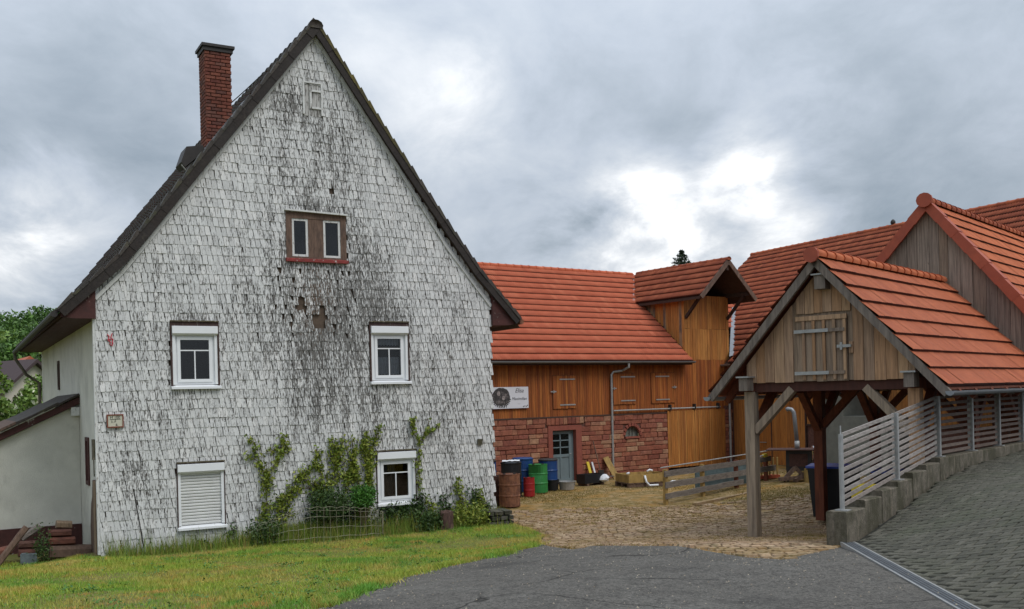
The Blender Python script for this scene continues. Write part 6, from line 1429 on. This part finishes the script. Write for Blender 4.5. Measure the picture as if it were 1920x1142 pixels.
# ================================================================== BACKGROUND LEFT
hl = MB(); N = 26
vs = []
for i in range(N):
    for j in range(N):
        x_ = -150+i*7.2; y_ = 60+j*6; e_ = max(0, 1-abs((x_+95)/75)**2)*max(0, min(1, (y_-70)/70)); vs.append((x_, y_, -.5+17*e_))
hl.add(vs, [(i*N+j, (i+1)*N+j, (i+1)*N+j+1, i*N+j+1) for i in range(N-1) for j in range(N-1)]); o = hl.build('wooded_hill', m_hill, smooth=True); o['kind'] = 'structure'
def tree(label, x_, y_, z_, h_, r_, m_, n=2600, leaf=.3, group=None, name='tree', blossom=0, low=.25):
    t_ = thing(name, label, 'tree', TW(x_, y_, z_), group)
    mb = MB(); mb.tube([(x_, y_, z_-.3), (x_+.1*r_, y_, z_+h_*.35), (x_, y_, z_+h_*.75)], [h_*.03, h_*.022, h_*.008], 7)
    for k in range(6): a = k*1.05; zz = z_+h_*(.3+.07*k); mb.tube([(x_, y_, zz), (x_+r_*.6*math.cos(a), y_+r_*.6*math.sin(a), zz+h_*.18)], [h_*.012, h_*.004], 5)
    mb.build('trunk', m_bark, t_)
    P = []
    cl = 26
    for k in range(cl):
        a = rng.random()*2*PI; el = rng.random(); rad = r_*(.35+.55*rng.random()); zz = z_+h_*(low+(.92-low)*el); rr = rad*math.sqrt(max(.05, 1-(el*1.05-.35)**2*1.7))
        c = np.array([x_+rr*math.cos(a), y_+rr*math.sin(a), zz]); m2 = n//cl; g_ = rng.normal(size=(m2, 3)); g_ /= np.linalg.norm(g_, axis=1)[:, None]
        cr2 = r_*(.26+.16*rng.random()); P.append(c+g_*cr2*(.6+.4*rng.random((m2, 1)))*np.array([1, 1, .75]))
    P = np.concatenate(P); leafcloud('crown', P, leaf, m_, t_)
    if blossom:
        Q = P[rng.choice(len(P), blossom)]; leafcloud('blossom', Q+rng.normal(size=Q.shape)*.05, leaf*1.3, m_blossom, t_)
def at(px_, py_, Y): r = ray(px_, py_); return Vector((r.x*Y, Y, EYE+r.z*Y))
ft = [(8, 612, 110, 12, 5.5), (34, 600, 118, 13, 6), (62, 592, 122, 13, 6), (92, 598, 120, 12, 5.5), (115, 606, 122, 11, 5), (20, 640, 96, 10, 4.6), (55, 632, 100, 11, 5), (88, 636, 98, 10, 4.6), (-15, 625, 100, 12, 5), (70, 655, 86, 8, 3.8), (35, 655, 84, 7, 3.6), (104, 640, 104, 10, 4.5), (140, 618, 125, 11, 5)]
fl_ = ('tree at the far left of the hilltop wood', 'tall tree left of the hilltop middle', 'tallest tree in the middle of the hilltop wood', 'tree right of the hilltop middle', 'tree at the hilltop just left of the dark eaves', 'mid-slope tree above the orange roof', 'mid-slope tree in the centre of the hillside', 'mid-slope tree close to the white house eaves', 'hillside tree cut by the left photo edge', 'low pale tree beside the far houses', 'low tree directly above the orange roofed house', 'hillside tree half hidden by the eaves', 'hilltop tree hidden behind the house roof')
for k, (px_, py_, Y, h_, r_) in enumerate(ft):
    top = at(px_, py_-18, Y); tree(fl_[k], top.x, Y, top.z-h_, h_, r_, m_tree1 if k not in (9, 5) else m_tree2, 4800, .24, 'trees on the wooded hill')
for k, (px_, py_, Y, h_, r_, m_, bl) in enumerate(((60, 688, 42, 4.8, 1.4, m_tree2, 260), (10, 722, 36, 4, 1.4, m_tree2, 180), (76, 705, 38, 4, 1.1, m_tree2, 180), (-8, 655, 34, 6, 1.2, m_tree2, 0), (40, 765, 40, 3, 1.8, m_tree1, 0), (98, 715, 46, 4.4, 1.5, m_tree1, 0))):
    top = at(px_, py_, Y); tree(('elder bush with cream blossom below the orange roof', 'elder bush with cream blossom at the left photo edge', 'blossoming elder close to the white house downpipe', 'yellow-green branchy tree at the left photo edge', 'dark bush above the lean-to roof', 'green bush behind the white house corner')[k], top.x, Y, -.2, top.z+.2, r_, m_, 5000, .10, None, 'elder_bush' if bl else 'tree', bl, .1)
def far_house(label, px_, py_, Y, w, dp, h, rh, mr, ang):
    c = at(px_, py_, Y); F_ = Fr(c.x, Y, ang); t_ = thing('far_house', label, 'house', TW(c.x, Y, c.z-h, ang)); z0_ = c.z-h-6
    mb = MB(F_); mb.prism([(-w/2, z0_), (w/2, z0_), (w/2, c.z), (0, c.z+rh*.9), (-w/2, c.z)], -dp/2, dp/2); mb.build('wall', m_far, t_)
    for sg in (-1, 1): mb = MB(F_); mb.prism([(0, c.z+rh), (sg*(w/2+.5), c.z-.3), (sg*(w/2+.5), c.z-.5), (0, c.z+rh-.25)], -dp/2-.5, dp/2+.5); mb.build('roof', mr, t_)
    for sx in (-.25, .25): mb = MB(F_); mb.box(w*sx-.5, w*sx+.5, -dp/2-.06, -dp/2-.01, c.z-1.9, c.z-.7); mb.build('window', m_room, t_)
far_house('far house with an orange roof showing between the bushes', 40, 722, 75, 4.6, 7, 5, 2.0, m_farroof, 35)
far_house('far house with a dark roof left of the orange one', 4, 728, 70, 4.2, 7, 5, 1.9, m_fard, 60)
# spruce behind the barn
def spruce(px_, py_, Y, h_):
    top = at(px_, py_, Y); t_ = thing('spruce_tree', 'dark spruce top rising behind the barn ridge', 'tree', TW(top.x, Y, top.z-h_))
    mb = MB(); mb.tube([(top.x, Y, top.z-h_), (top.x, Y, top.z-.2)], [.22, .02], 7); mb.build('trunk', m_bark, t_)
    P = []
    k = 0
    for lv_ in range(40):
        zz = top.z-.15-lv_*h_/44; R_ = .12+(lv_/40)**.8*h_*.42
        for b in range(7):
            a = k*2.4; k += 1; L_ = R_*random.uniform(.7, 1.15)
            for q in range(26+lv_): f_ = random.random()**.7; P.append((top.x+L_*f_*math.cos(a)+random.gauss(0, .05), Y+L_*f_*math.sin(a)+random.gauss(0, .05), zz-.10*L_*f_+.15*f_*f_*L_+random.gauss(0, .05)))
    leafcloud('crown', P, .11, m_spruce, t_, aspect=.5)
spruce(1278, 469, 70, 11)
# horizon ground
mb = MB(); mb.add([(-1500, 110, -1.5), (1500, 110, -1.5), (1500, 2000, -1.5), (-1500, 2000, -1.5)], [(0, 1, 2, 3)]); mb.add([(-1500, -300, -.9), (-68, -300, -.9), (-68, 120, -.9), (-1500, 120, -.9)], [(0, 1, 2, 3)]); mb.add([(58, -300, -.9), (1500, -300, -.9), (1500, 120, -.9), (58, 120, -.9)], [(0, 1, 2, 3)]); mb.add([(-70, -300, .9), (60, -300, .9), (60, -5.9, .9), (-70, -5.9, .9)], [(0, 1, 2, 3)])
mb.build('far_ground', m_soil, M=Matrix.Identity(4))['kind'] = 'structure'
